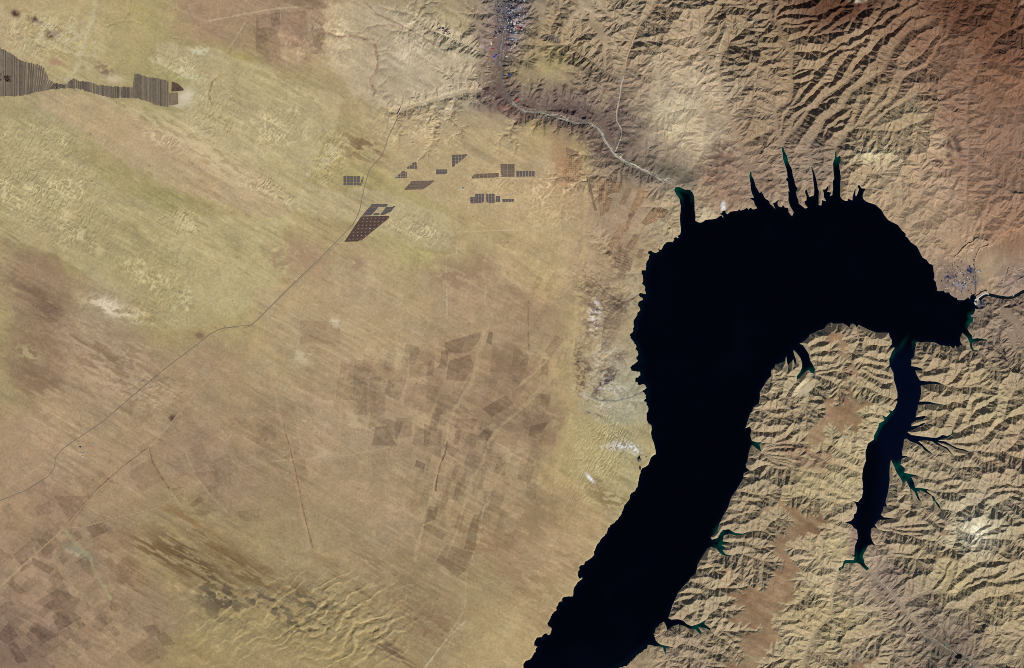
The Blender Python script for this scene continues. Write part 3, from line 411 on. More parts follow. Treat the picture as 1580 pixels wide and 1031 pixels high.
# washes and tracks painted as soil colour: width,r,g,b,strength,points
LINES = """16,122,104,88,.4|1028,273 1000,262 975,252 955,240 942,220 930,200 915,190 890,188 865,183 845,176 820,173 805,168 795,155 785,140
9,150,138,120,.5|1035,276 1010,268 985,257 960,248 945,228 932,206 917,194 900,189 880,187 860,182 838,176 815,173 802,168 794,158
5,205,194,158,.5|150,-10 146,20 135,45 128,75 118,108 100,125
3,210,198,160,.5|60,60 90,75 120,85 150,88
3,200,186,146,.5|0,60 20,68 45,80 75,95
4,205,190,150,.5|230,90 260,105 290,118 330,128
5,196,176,140,.5|500,100 540,110 570,95
6,200,180,142,.45|590,60 600,100 620,140 625,165
4,205,185,146,.4|640,90 680,110 700,140 720,160
4.5,190,158,122,.6|418,580 432,640 446,690 457,735 463,775 473,820 478,862
1.6,120,88,66,.6|437,655 447,690 458,735 465,775 474,812 482,845
5,196,168,128,.6|748,512 738,550 728,590 705,625 693,655 688,690 675,730 670,760 655,800 645,840 640,865
1.8,105,72,58,.75|690,682 687,700 680,715 675,735 672,757
4,192,165,125,.5|785,395 768,440 760,480 748,512
4,192,165,125,.55|880,520 862,570 845,590 810,625 775,655 755,680 745,715 725,745 715,790 705,825 685,860
6,195,172,122,.6|905,270 903,330 898,400 888,480 884,540 885,580 878,640 865,700 858,745
2,195,170,130,.6|790,700 770,735 755,760 745,790 740,830 720,880 717,940 690,985 655,1031
2,200,190,155,.7|717,960 690,985 655,1031
3,200,178,135,.45|760,350 745,420 750,470
2.2,196,168,126,.6|0,905 40,868 85,828 98,815
1.6,120,90,70,.6|100,812 150,755 190,720 230,690
2,192,162,124,.6|230,690 262,655 290,620 320,585 348,550
1.5,110,80,62,.6|230,690 236,715 250,738 262,755
2,190,164,126,.5|262,755 275,775 290,800
2,196,170,132,.5|282,688 300,730 320,760 350,790
2,190,165,125,.5|0,760 40,735 85,700 110,690
5,175,165,120,.6|98,815 115,835 135,855 150,890 170,925
1.5,198,172,132,.6|420,712 460,708 500,705 540,702 600,690
1.5,200,178,138,.5|545,535 575,565 600,590
3,192,160,118,.55|600,510 565,530 545,560 530,590 525,640 522,700
3,205,188,150,.5|760,150 700,168 640,178
1.5,210,190,150,.6|690,490 688,395 705,392 706,358 795,355
2,205,182,140,.5|730,275 860,275
2,222,204,165,.7|670,25 684,40 690,60 720,70 745,80
3,218,200,162,.65|675,50 700,62 735,78 755,85
2.4,214,194,155,.7|617,172 622,140 630,105 638,60 632,20
3,160,125,100,.7|575,150 578,140 573,125 582,100 580,75 575,62 560,58 545,55 520,55 505,50
2,165,132,105,.6|640,55 620,45 600,38 580,40 568,45
2.2,150,118,95,.5|560,0 580,20 610,35 640,50 680,75
2.5,205,185,148,.6|320,33 360,25 420,14 475,10
1.5,205,185,148,.6|380,32 350,80
1.3,200,176,140,.6|432,15 440,60 443,115
1.3,200,176,140,.6|250,0 290,22 340,40
2,120,95,72,.6|328,125 322,145 326,160
2,190,172,125,.5|300,310 330,285 350,275
1.6,100,84,76,.7|912,427 925,440 935,452 950,460 960,468 975,462 985,455
1.6,105,88,78,.6|932,478 950,470 962,468
1.4,85,92,90,.75|920,615 935,618 950,619 965,616 985,608 1000,600
1.6,110,92,76,.6|915,565 925,570 940,575 952,568 965,562
1.6,95,76,66,.5|815,465 815,500 816,540
2,205,180,140,.5|795,535 820,545 845,555
2,205,180,140,.5|845,555 820,580 795,600
1.8,90,72,72,.6|735,125 750,140 765,150 770,170 790,185 805,182 807,175
1.3,100,100,105,.5|764,50 767,90 762,110
1.5,110,112,120,.6|768,0 768,50 766,105
1.5,105,108,118,.5|795,0 790,40 786,80
1.2,190,172,140,.5|775,0 772,30 770,55
2.5,196,180,140,.55|1290,1000 1284,920 1298,880 1297,800 1300,720
2,200,184,150,.6|1180,30 1120,40 1100,110
1.2,205,180,140,.5|1470,332 1500,325 1560,340
1.5,60,48,48,.7|1503,400 1505,425 1506,450
1.8,240,232,220,.85|1500,467 1510,463 1517,455 1523,452 1528,456"""
# dune and rough relief: kind x,y,rx,ry,ang,amp
DUNES = """s 925,500,26,80,5,12
s 945,590,36,36,0,8
s 900,440,26,30,0,10
r 940,620,50,18,10,3
r 60,290,110,60,10,5
r 230,420,55,60,-20,6
r 275,470,35,28,30,6
r 120,360,60,35,20,4
r 285,345,30,24,20,8
r 160,470,50,18,20,9
r 220,490,30,14,20,8
r 330,180,45,45,0,4
r 250,215,60,16,30,4
r 510,240,26,50,20,6
r 430,200,50,40,0,2.5
r 415,290,50,16,25,6
r 640,355,45,20,20,6
r 650,190,80,50,0,2
r 60,210,90,25,10,4
r 860,300,60,50,0,3
r 760,290,60,30,0,2.5
r 60,55,70,40,0,5
r 280,100,50,20,15,4
r 500,60,60,40,0,3
r 650,60,60,40,0,5
s 180,570,120,55,30,11
s 60,480,40,60,20,9
s 270,850,140,30,34,4
s 350,860,120,50,34,4
s 560,230,40,20,22,6
s 660,960,80,40,30,4
s 820,900,60,60,35,3
d 460,960,150,60,-8,24
d 340,960,60,60,0,18
d 560,985,70,40,0,18
d 320,920,60,30,20,8
n 940,700,60,62,10,9
n 970,660,36,40,10,9
n 900,770,40,30,10,4
n 115,850,22,7,25,8"""
# soil zones: softness,r,g,b,strength|polygon
# parcel mosaics: x,y,rx,ry,ang,cell w,cell h,grid angle,amplitude,pale edge
PARCELS = """110,930,150,130,0,22,15,-38,.075,.5
60,760,110,70,0,30,22,-36,.05,.3
700,600,190,110,0,24,30,14,.07,.5
740,740,120,110,0,17,26,16,.075,.6
590,600,90,100,0,34,34,4,.05,.4
480,700,130,80,0,44,36,-6,.04,.3
330,720,90,70,0,40,34,-30,.05,.4
470,50,110,60,0,36,50,-8,.06,.4
880,480,70,120,0,20,34,22,.045,.4
830,400,110,60,0,40,24,20,.03,.3
720,410,100,60,0,40,30,10,.035,.3
250,640,90,60,0,44,30,-35,.04,.3
850,800,90,70,0,50,34,25,.03,.3"""
ZONES = """5,190,165,126,.8|60,140 160,150 230,185 300,215 360,250 430,290 450,320 440,335 380,330 330,310 260,290 190,250 120,200 60,165
4,190,173,130,.8|235,62 330,75 400,100 530,150 520,178 495,225 478,280 520,300 562,285 600,300 690,330 705,392 640,382 560,345 500,335 445,318 430,290 350,235 260,185 205,168 285,172 302,150 292,120 240,95
6,186,170,124,.75|0,178 90,212 180,288 260,328 330,330 440,338 432,420 392,470 330,500 270,512 205,462 150,432 60,382 0,368
5,192,176,126,.7|320,335 445,335 440,420 395,475 330,490 300,430 310,370
5,174,159,110,.5|120,330 210,340 280,420 285,500 240,480 190,440 130,400
7,152,126,98,.55|18,385 85,392 112,445 92,505 105,590 45,612 12,590 20,470
8,172,146,116,.5|100,470 190,500 250,560 215,620 160,640 100,600 95,520
4,166,139,110,.6|270,0 520,0 500,45 440,60 430,110 395,90 330,60 290,30
5,206,184,145,.7|500,0 560,0 640,20 740,60 740,150 600,170 545,150 500,80
5,188,165,118,.5|0,0 200,0 220,60 160,110 100,110 60,60 0,60
5,192,168,126,.6|560,180 760,170 850,215 860,330 780,340 700,320 640,300 590,260 560,230
6,190,168,122,.5|700,340 870,340 880,420 820,440 700,400
5,176,150,116,.5|640,420 760,420 860,470 870,560 760,545 690,500
6,162,136,104,.45|700,540 850,560 870,640 850,700 760,720 680,690 660,620
6,184,160,122,.5|380,440 560,440 640,480 640,560 520,560 420,520
6,168,142,110,.4|250,640 420,620 440,760 340,790 250,740
5,188,170,118,.6|880,650 1000,640 1010,700 985,740 950,790 900,780 870,720
5,180,168,132,.65|900,575 990,560 1002,600 1003,650 930,655 890,630
6,166,146,104,.5|210,790 330,790 470,850 560,880 620,960 620,1031 330,1031 290,940 210,860
7,182,160,114,.45|700,960 830,920 900,850 940,800 900,940 830,1031 680,1031"""
# dry channels cut into the plain: half width, depth | points
CUTS = """2.2,22|505,50 520,55 545,55 560,58 575,66 581,80 583,100 574,125 572,143 588,152 590,162 600,172 617,175
2,18|545,0 560,10 580,20 610,33 640,50 660,60 690,68 720,78 745,85
1.5,12|640,58 625,48 600,40 585,38 565,42 560,50 500,45
1.5,12|200,0 198,20 190,32 175,36 165,40
1.5,12|190,32 205,33 220,38
4,12|268,28 265,45 272,58 282,68
1,8|262,40 270,42
1,8|263,50 276,50
1,8|268,58 284,60
6,14|150,-10 143,30 130,70 118,110
1.5,9|330,122 325,135 322,150 318,170 312,205
1.5,9|329,118 336,128
1.4,9|110,480 118,500 120,530 135,565 140,590 145,620
1.4,9|140,500 132,530 135,560 120,590
1.4,9|175,530 180,545 175,575 172,600
1.6,10|200,520 200,545 195,570 200,590 215,620 225,650 232,690
1.2,7|60,440 55,470 60,500 75,520 70,560
1.2,7|85,470 90,500 80,540
1.3,8|75,660 70,690 80,730 82,780 98,812
1.2,6|165,690 172,710 180,735
1.5,10|232,690 237,715 250,738 262,755
1.8,12|912,427 925,440 935,452 950,460 960,468 972,470
1.5,10|932,478 950,470 965,474
1.5,9|912,565 925,570 940,575 952,568 965,562
1.3,8|925,560 940,580 930,595 945,600
1.3,8|900,470 905,500 900,530 905,560
1.6,10|684,700 680,715 675,735 670,757 660,790 650,830
1.2,6|748,512 735,560 700,625 690,680
1.2,6|442,660 447,690 458,735 465,775 474,812 482,845
1,5|545,600 525,650 522,700 535,740
1.2,6|725,745 715,790 705,825 690,860
1,5|880,560 850,590 815,625 780,655
2,14|875,235 868,260 872,290 865,330 868,370
1.2,6|905,280 915,320 925,340
3,-9|885,430 888,480 884,540 886,590 880,640 866,700
1,6|990,300 1010,310 1025,330 1040,345
1,6|960,390 975,370 990,350 1010,335
1,5|300,300 330,285 350,275
1,5|280,695 300,730 320,765"""
# ---------------------------------------------------------------- numeric terrain
import numpy as np
GP = 1.0                      # grid pitch in photo pixels
S = 30.0                      # metres per photo pixel
GX = np.arange(-60, 1640.1, GP, dtype=np.float32)
GY = np.arange(-60, 1091.1, GP, dtype=np.float32)
NX, NY = len(GX), len(GY)
PX, PY = np.meshgrid(GX, GY)

def _hash(ix, iy, seed):
    h = (ix.astype(np.int64) * 374761393 + iy.astype(np.int64) * 668265263 + seed * 2147483647) & 0xFFFFFFFF
    h = ((h ^ (h >> 13)) * 1274126177) & 0xFFFFFFFF
    return ((h ^ (h >> 16)) & 0xFFFF).astype(np.float32) / 65535.0

def vnoise(x, y, seed=0):
    x0 = np.floor(x); y0 = np.floor(y)
    fx = (x - x0).astype(np.float32); fy = (y - y0).astype(np.float32)
    fx = fx * fx * fx * (fx * (fx * 6 - 15) + 10); fy = fy * fy * fy * (fy * (fy * 6 - 15) + 10)
    ix = x0.astype(np.int32); iy = y0.astype(np.int32)
    mx, my = int(ix.min()), int(iy.min())
    w, hh = int(ix.max()) - mx + 2, int(iy.max()) - my + 2
    if w * hh < 6_000_000:
        jj, ii = np.meshgrid(np.arange(w), np.arange(hh))
        tab = _hash(jj + mx, ii + my, seed)
        a = ix - mx; b = iy - my
        v00 = tab[b, a]; v10 = tab[b, a + 1]; v01 = tab[b + 1, a]; v11 = tab[b + 1, a + 1]
    else:
        v00 = _hash(ix, iy, seed); v10 = _hash(ix + 1, iy, seed); v01 = _hash(ix, iy + 1, seed); v11 = _hash(ix + 1, iy + 1, seed)
    return ((v00 * (1 - fx) + v10 * fx) * (1 - fy) + (v01 * (1 - fx) + v11 * fx) * fy) * 2 - 1

def fbm(x, y, wl, octaves=4, seed=0, gain=0.5):
    s = np.zeros(np.shape(x), np.float32); a = 1.0; f = 1.0 / wl; t = 0
    for o in range(octaves):
        s += a * vnoise(x * f + 17.3 * o, y * f - 9.1 * o, seed + o * 7); t += a; a *= gain; f *= 2.03
    return s / t

def rot(x, y, deg):
    c, s = np.cos(np.radians(deg)), np.sin(np.radians(deg))
    return x * c + y * s, -x * s + y * c

def sstep(a, b, x):
    t = np.clip((x - a) / (b - a), 0, 1); return t * t * (3 - 2 * t)

def win(x0, x1, y0, y1, r):
    i0 = max(0, int((min(x0, x1) - r + 60) / GP)); i1 = min(NX, int((max(x0, x1) + r + 60) / GP) + 2)
    j0 = max(0, int((min(y0, y1) - r + 60) / GP)); j1 = min(NY, int((max(y0, y1) + r + 60) / GP) + 2)
    return slice(j0, j1), slice(i0, i1)

def line_field(pts, r, D=None, T=None, tv=None):
    """distance (px) to a polyline inside a window of radius r; T gets the value tv interpolated along it"""
    if D is None: D = np.full((NY, NX), r, np.float32)
    for k in range(len(pts) - 1):
        (x0, y0), (x1, y1) = pts[k], pts[k + 1]
        w = win(x0, x1, y0, y1, r)
        X = PX[w]; Y = PY[w]
        if X.size == 0: continue
        dx, dy = x1 - x0, y1 - y0; L = dx * dx + dy * dy + 1e-9
        t = np.clip(((X - x0) * dx + (Y - y0) * dy) / L, 0, 1)
        d = np.hypot(X - x0 - t * dx, Y - y0 - t * dy)
        m = d < D[w]
        D[w] = np.where(m, d, D[w])
        if T is not None:
            T[w] = np.where(m, tv[k] + t * (tv[k + 1] - tv[k]), T[w])
    return D

def poly_mask(pts, X=None, Y=None):
    if X is None: X, Y = PX, PY
    m = np.zeros(X.shape, bool)
    xs = [p[0] for p in pts]; ys = [p[1] for p in pts]
    rows = Y[:, 0]
    for j in np.nonzero((rows > min(ys)) & (rows < max(ys)))[0]:
        y = rows[j]; cr = []
        for k in range(len(pts)):
            (x0, y0), (x1, y1) = pts[k - 1], pts[k]
            if (y0 > y) != (y1 > y): cr.append(x0 + (y - y0) * (x1 - x0) / (y1 - y0))
        cr.sort()
        for a, b in zip(cr[::2], cr[1::2]): m[j] |= (X[j] > a) & (X[j] < b)
    return m

def P2(t): return [tuple(map(float, p.split(','))) for p in t.split()]

def idw(points, X, Y, pw=3.0, soft=12.0):
    num = None; den = np.zeros(X.shape, np.float32)
    for p in points:
        w = 1.0 / ((X - p[0]) ** 2 + (Y - p[1]) ** 2 + soft * soft) ** (pw / 2)
        v = np.array(p[2:], np.float32)
        num = w[..., None] * v if num is None else num + w[..., None] * v
        den += w
    return num / den[..., None]

def coarse(fn, step=8):
    """evaluate fn(X,Y)->(...,k) on a coarse lattice and interpolate to the grid"""
    cx = np.arange(-64, 1660, step, dtype=np.float32); cy = np.arange(-64, 1110, step, dtype=np.float32)
    X, Y = np.meshgrid(cx, cy); f = fn(X, Y)
    return sample(f, (PX + 64) / step, (PY + 64) / step)

def sample(f, u, v):
    i = np.clip(np.floor(u).astype(np.int32), 0, f.shape[1] - 2); j = np.clip(np.floor(v).astype(np.int32), 0, f.shape[0] - 2)
    a = np.clip(u - i, 0, 1); b = np.clip(v - j, 0, 1)
    if f.ndim == 3: a = a[..., None]; b = b[..., None]
    return (f[j, i] * (1 - a) + f[j, i + 1] * a) * (1 - b) + (f[j + 1, i] * (1 - a) + f[j + 1, i + 1] * a) * b

def blur(f, n=1):
    for _ in range(n):
        g = np.pad(f, 1, mode='edge'); f = (g[1:-1, :-2] + 2 * g[1:-1, 1:-1] + g[1:-1, 2:]) / 4
        g = np.pad(f, 1, mode='edge'); f = (g[:-2, 1:-1] + 2 * g[1:-1, 1:-1] + g[2:, 1:-1]) / 4
    return f

def shift(a, dj, di, fill):
    o = np.full_like(a, fill); H, W = a.shape
    o[max(0, -dj):H - max(0, dj), max(0, -di):W - max(0, di)] = a[max(0, dj):H + min(0, dj), max(0, di):W + min(0, di)]
    return o

OFF = [(-1, 0, 1.), (1, 0, 1.), (0, -1, 1.), (0, 1, 1.), (-1, -1, 1.4142), (-1, 1, 1.4142), (1, -1, 1.4142), (1, 1, 1.4142)]

def erode(h, base, R, active, iters=6):
    """steady-state drainage relief: h starts as base heights (inf elsewhere)"""
    H, W = h.shape
    cell = GP * S
    X, Y = PX[:, IX0:], PY[:, IX0:]
    cost = (0.34 + 0.5 * fbm(X, Y, 34, 2, 15) + 0.22 * fbm(X, Y, 9, 3, 11) + 0.12 * fbm(X, Y, 3, 1, 12)).clip(.06, 1) * cell * np.maximum(R, .05)
    cost = np.where(active, cost, 1e5).astype(np.float32)
    for it in range(100):
        o = h
        n = h.copy()
        for dj, di, d in OFF:
            n = np.minimum(n, shift(n if it % 2 else o, dj, di, 1e7) + cost * d)
        h = np.where(base, h, n)
    ero = (1 + 0.5 * fbm(X, Y, 7, 2, 31) + .4 * fbm(X, Y, 40, 2, 33)).clip(.3, 2)
    fin = active & (h < 1e4) & ~base
    valid = (h < 1e4)
    idx = np.arange(H * W).reshape(H, W)
    for it in range(iters):
        hh = np.where(valid, h, 1e7).astype(np.float32)
        if False:
            hb = blur(np.where(valid, h, 0), 1); wv = blur(valid.astype(np.float32), 1)
            hh = np.where(fin & (wv > .99), hb, hh)
            for q in range(12):
                mn = np.full_like(hh, 1e7)
                for dj, di, d in OFF: mn = np.minimum(mn, shift(hh, dj, di, 1e7))
                hh = np.where(fin & (hh <= mn), mn + 0.05, hh)
        best = np.zeros((H, W), np.float32); rec = idx.copy(); rd = np.ones((H, W), np.float32)
        for dj, di, d in OFF:
            s = (hh - shift(hh, dj, di, 1e7)) / d
            m = s > best
            best = np.where(m, s, best); rec = np.where(m, shift(idx, dj, di, 0), rec); rd = np.where(m, d, rd)
        ok = fin & (best > 0)
        rec = np.where(ok, rec, idx)
        order = np.argsort(hh.ravel())
        order = order[ok.ravel()[order]]
        rl = rec.ravel().tolist(); od = order.tolist()
        A = [1.0] * (H * W)
        for i in reversed(od): A[rl[i]] += A[i]
        An = np.array(A, np.float32).reshape(H, W)
        sl = np.clip(0.94 * (1 + An / 8) ** -0.38 * ero, 0.03, 0.95) * cell * R * rd
        sl = sl.ravel().tolist()
        hl = h.ravel().tolist()
        for i in od: hl[i] = hl[rl[i]] + sl[i]
        h = np.array(hl, np.float32).reshape(H, W)
    return h, An

SL0, SLM = 1.2, -0.25
IX0 = int((540 + 60) / GP)

def build_height():
    coast = P2(COAST)
    lake = poly_mask(coast)
    dc = line_field(coast + coast[:1], 90.0)
    sd = np.where(lake, -dc, dc)
    pr = coarse(lambda X, Y: idw([tuple(map(float, t.split(','))) for t in RELIEF.split()], X, Y, 3.5, 14))
    P = pr[..., 0] * (1 + .35 * sstep(1010, 1080, PX)); R = pr[..., 1] * (1 - .16 * sstep(480, 540, PY))
    # channels
    CD = np.full((NY, NX), 1e3, np.float32); CZ = np.zeros((NY, NX), np.float32); cb = np.zeros((NY, NX), bool)
    for ln in CHAN.strip().split('\n'):
        w, z0, g, t = ln.split('|'); w = float(w); g = float(g); pts = P2(t)
        if z0 == '':
            i = int(np.clip((pts[0][0] + 60) / GP, 0, NX - 1)); j = int(np.clip((pts[0][1] + 60) / GP, 0, NY - 1))
            sl = (slice(max(0, j - 9), j + 10), slice(max(0, i - 9), i + 10))
            q = CD[sl]; k = np.unravel_index(np.argmin(np.hypot(PX[sl] - pts[0][0], PY[sl] - pts[0][1]) + np.where(cb[sl], 0, 99)), q.shape)
            z0 = float(CZ[sl][k]) + 1 if cb[sl].any() else 3.0
        else: z0 = float(z0)
        # wiggle
        pp = [pts[0]]
        for k in range(1, len(pts)):
            (x0, y0), (x1, y1) = pts[k - 1], pts[k]; n = max(1, int(np.hypot(x1 - x0, y1 - y0) / 4))
            for q in range(1, n + 1):
                x = x0 + (x1 - x0) * q / n; y = y0 + (y1 - y0) * q / n
                if q < n:
                    x += float(vnoise(np.array(x / 5), np.array(y / 5), 3)) * 1.2; y += float(vnoise(np.array(x / 5), np.array(y / 5), 4)) * 1.2
                pp.append((x, y))
        L = np.concatenate([[0], np.cumsum([np.hypot(pp[k + 1][0] - pp[k][0], pp[k + 1][1] - pp[k][1]) for k in range(len(pp) - 1)])])
        tv = z0 + g * L * S
        D = np.full((NY, NX), 1e3, np.float32)
        xs = [p[0] for p in pp]; ys = [p[1] for p in pp]
        wd = win(min(xs), max(xs), min(ys), max(ys), w + 3)
        D = np.full((NY, NX), w + 3, np.float32) if False else None
        d = line_field_local(pp, w + 2.0, wd, tv)
        m = d[0] <= max(w * 0.5, 0.62)
        new = m & (~cb[wd] | (d[1] < CZ[wd]))
        if float(ln.split('|')[1] or 0) < 0: new = m
        CZ[wd] = np.where(new, d[1], CZ[wd]); cb[wd] |= new; CD[wd] = np.where(new, 0, CD[wd])
    sub = (slice(None), slice(IX0, None))
    X, Y = PX[sub], PY[sub]
    wact = np.maximum.reduce([sstep(566, 620, X) * sstep(325, 275, Y), sstep(1030, 1040, X), sstep(885, 915, X) * sstep(645, 615, Y) * sstep(240, 280, Y), sstep(935, 950, X) * sstep(880, 900, Y)])
    active = wact > 0
    base = ((cb & (wact > 0)) if False else (cb[sub] & active)) | lake[sub]
    cbs = cb[sub] & active
    h0 = np.where(lake[sub] & ~(cbs & (CZ[sub] < 0)), 0, np.where(cbs, CZ[sub], 1e7)).astype(np.float32)
    h, An = erode(h0, base, R[sub], active, 10)
    h = np.where(h > 3000, 3000, h)
    Ps = P[sub] * (1 + 0.10 * fbm(X, Y, 60, 3, 5))
    k = 9.0
    z = (Ps - h) / k
    cap = Ps - k * np.where(z > 20, z, np.log1p(np.exp(np.clip(z, -60, 20))))
    over = np.maximum(h - Ps, 0)
    hc = cap + 0.10 * np.minimum(over, 400) * np.clip(R[sub], 0, 1)
    full = P * 1.0
    tn = (0.5 + 0.5 * fbm(PX, PY, 60, 3, 5))
    full = P * (1 + 0.10 * fbm(PX, PY, 60, 3, 5))
    hs = np.where(h0 < 1e6, h0, hc)
    full[sub] = np.where(lake[sub], 0, full[sub] * (1 - wact) + hs * wact)
    flat = np.ones((NY, NX), np.float32)
    flat[sub] = 1 - wact * (1 - np.where(h0 < 1e6, 0, sstep(-12, 25, h - Ps)))
    AA = np.ones((NY, NX), np.float32); AA[sub] = 1 + (An - 1) * wact
    # de-grid warp + light smoothing
    wx = 0.9 * fbm(PX, PY, 6, 2, 41); wy = 0.9 * fbm(PX, PY, 6, 2, 42)
    u = (PX + wx + 60) / GP; v = (PY + wy + 60) / GP
    st = np.stack([full, flat, np.log1p(AA)], -1)
    st = sample(st, u, v)
    full, flat, AA = st[..., 0], st[..., 1], st[..., 2]
    full = full * .85 + blur(full, 1) * .15
    return dict(h=full, flat=flat, area=AA, sd=sd, lake=lake, P=P, R=R, cb=cb, cz=CZ)

def line_field_local(pts, r, wd, tv):
    X = PX[wd]; Y = PY[wd]
    D = np.full(X.shape, r, np.float32); T = np.zeros(X.shape, np.float32)
    j0, i0 = wd[0].start, wd[1].start
    for k in range(len(pts) - 1):
        (x0, y0), (x1, y1) = pts[k], pts[k + 1]
        w = win(x0, x1, y0, y1, r)
        w = (slice(max(w[0].start, j0) - j0, max(0, min(w[0].stop, wd[0].stop) - j0)), slice(max(w[1].start, i0) - i0, max(0, min(w[1].stop, wd[1].stop) - i0)))
        x = X[w]; y = Y[w]
        if x.size == 0: continue
        dx, dy = x1 - x0, y1 - y0; L = dx * dx + dy * dy + 1e-9
        t = np.clip(((x - x0) * dx + (y - y0) * dy) / L, 0, 1)
        d = np.hypot(x - x0 - t * dx, y - y0 - t * dy)
        m = d < D[w]
        D[w] = np.where(m, d, D[w]); T[w] = np.where(m, tv[k] + t * (tv[k + 1] - tv[k]), T[w])
    return D, T
# ---------------------------------------------------------------- colours of the ground
def lin(c):
    c = np.asarray(c, np.float32) / 255.0
    return np.where(c <= 0.04045, c / 12.92, ((c + 0.055) / 1.055) ** 2.4).astype(np.float32)
KLIT = 1.0     # a flat sunlit sheet of albedo 1 shows as this much
def wx(x): return (np.asarray(x, np.float64) - W_PX / 2) * S
def wy(y): return (H_PX / 2 - np.asarray(y, np.float64)) * S

def blob(x, y, rx, ry, ang, X, Y):
    u, v = rot(X - x, Y - y, ang)
    return np.exp(-((u / rx) ** 2 + (v / ry) ** 2) ** 1.3)

def local(x, y, r):
    return win(x, x, y, y, r)

T = build_height()
H0, SD, FLAT, AREA, PLT, REL = T['h'], T['sd'], T['flat'], T['area'], T['P'], T['R']
WPX = PX + 5 * fbm(PX, PY, 26, 3, 71); WPY = PY + 5 * fbm(PX, PY, 26, 3, 72)

def dunes():
    D = np.zeros_like(PX); RP = np.zeros_like(PX)
    for ln in DUNES.strip().split('\n'):
        k, q = ln.split(' ', 1); x, y, rx, ry, a, amp = map(float, q.split(','))
        w = local(x, y, max(rx, ry) * 1.7); X, Y = PX[w], PY[w]
        m = blob(x, y, rx, ry, a, WPX[w], WPY[w])
        if k == 'r':      # small worm-like ripples, crests across the wind
            u, v = rot(X, Y, 28)
            ph = u / 7.0 + 1.5 * fbm(u, v * .6, 14, 3, 81)
            e = .45 * (1 - np.abs((ph % 1.0) * 2 - 1)) + 1.5 * (1 - 2 * np.abs(vnoise(u / 4.6 + 1.2 * fbm(X, Y, 9, 2, 82), v / 6.5, 80))) * .6 + .3 * fbm(X, Y, 3, 2, 83)
        elif k == 's':    # wind-scoured rough ground, grooves along the wind
            u, v = rot(X, Y, 31)
            e = 1.2 * fbm(u / 4, v, 3.2, 3, 84) + fbm(X, Y, 5, 2, 85)
        elif k == 'n':    # shore dunes
            u, v = rot(X, Y, 22)
            ph = u / 6.4 + 1.5 * fbm(u, v * .8, 11, 3, 86)
            f = ph % 1.0
            e = np.where(f < .7, f / .7, (1 - f) / .3) + .3 * fbm(X, Y, 4, 2, 87)
        else:             # big crescent ridges
            u, v = rot(X, Y, -30)
            ph = v / 22.0 + 1.3 * fbm(u * .6, v, 34, 3, 88) + .25 * fbm(X, Y, 10, 2, 89)
            f = ph % 1.0
            e = np.where(f < .74, (f / .74) ** 1.5, ((1 - f) / .26))
            ph2 = u / 17.0 + 1.2 * fbm(u, v, 26, 2, 90); g = np.abs((ph2 % 1.0) * 2 - 1)
            e = e * (0.55 + 0.45 * g) + .13 * fbm(u / 2.5, v, 3.5, 2, 91) + .1 * fbm(X, Y, 5, 2, 92)
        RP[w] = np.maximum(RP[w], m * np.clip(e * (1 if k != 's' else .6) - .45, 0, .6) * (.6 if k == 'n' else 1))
        D[w] += m * amp * e * (2.0 if k in 'rd' else 1.5) * (1.45 if k == 'd' else 1)
    return D, RP

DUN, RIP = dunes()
u28, v28 = rot(PX, PY, 29)
west = sstep(980, 860, PX) * np.clip(sstep(140, 230, PY) + sstep(600, 500, PX), 0, 1)
HT = H0 + DUN + 1.1 * fbm(PX, PY, 5, 3, 95) + 1.0 * west * fbm(u28 / 7, v28, 3.5, 2, 96)
eastw = 1 - west
def ribs():
    """small parallel gullies running down every steep wall: noise drawn out along the fall line"""
    cx = slice(int((620 + 60) / GP), None)
    hb = blur(H0[:, cx], 5); gy, gx = np.gradient(hb, GP * S)
    g = np.hypot(gx, gy) + 1e-5; dx = gx / g; dy = gy / g
    X, Y = PX[:, cx], PY[:, cx]
    n = 1.6 * vnoise(X / 2.1, Y / 2.1, 141) + 1.0 * vnoise(X / 3.7, Y / 3.7, 142)
    hh, ww = n.shape; J, I = np.mgrid[0:hh, 0:ww]
    acc = n.copy()
    for sgn in (1, -1):
        u = I.astype(np.float32); v = J.astype(np.float32)
        for q in range(5):
            ii = np.clip(u + .5, 0, ww - 1).astype(np.int32); jj = np.clip(v + .5, 0, hh - 1).astype(np.int32)
            u = u + sgn * 1.3 * dx[jj, ii]; v = v + sgn * 1.3 * dy[jj, ii]
            acc += n[np.clip(v + .5, 0, hh - 1).astype(np.int32), np.clip(u + .5, 0, ww - 1).astype(np.int32)]
    r = acc / 5.0
    out = np.zeros_like(PX); out[:, cx] = r * np.clip(g / .32, 0, 1.1) * 12.5
    return out
HT += eastw * (1 - np.clip(FLAT, 0, 1)) * np.clip(REL, .3, 1) * 8 * fbm(PX, PY, 3.6, 2, 97)
HT += ribs() * (1 - np.clip(FLAT, 0, 1) * .8) * np.where(SD > 1, 1, .3)
HT += eastw * np.clip(FLAT, 0, 1) * np.clip(REL, 0, 1) * 6 * fbm(PX, PY, 9, 4, 98)
for _l in CUTS.strip().split('\n'):
    _a, _t = _l.split('|'); _w, _d = map(float, _a.split(',')); _p = P2(_t)
    _x = [p[0] for p in _p]; _y = [p[1] for p in _p]; _wd = win(min(_x), max(_x), min(_y), max(_y), 14)
    _D, _ = line_field_local([(p[0], p[1]) for p in _p], 14, _wd, [0.0] * len(_p))
    _D = np.abs(_D + 2.2 * fbm(PX[_wd], PY[_wd], 9, 3, int(_x[0])))
    HT[_wd] -= _d * np.exp(-(_D / _w) ** 2) * (.7 + .5 * fbm(PX[_wd], PY[_wd], 8, 2, 7))
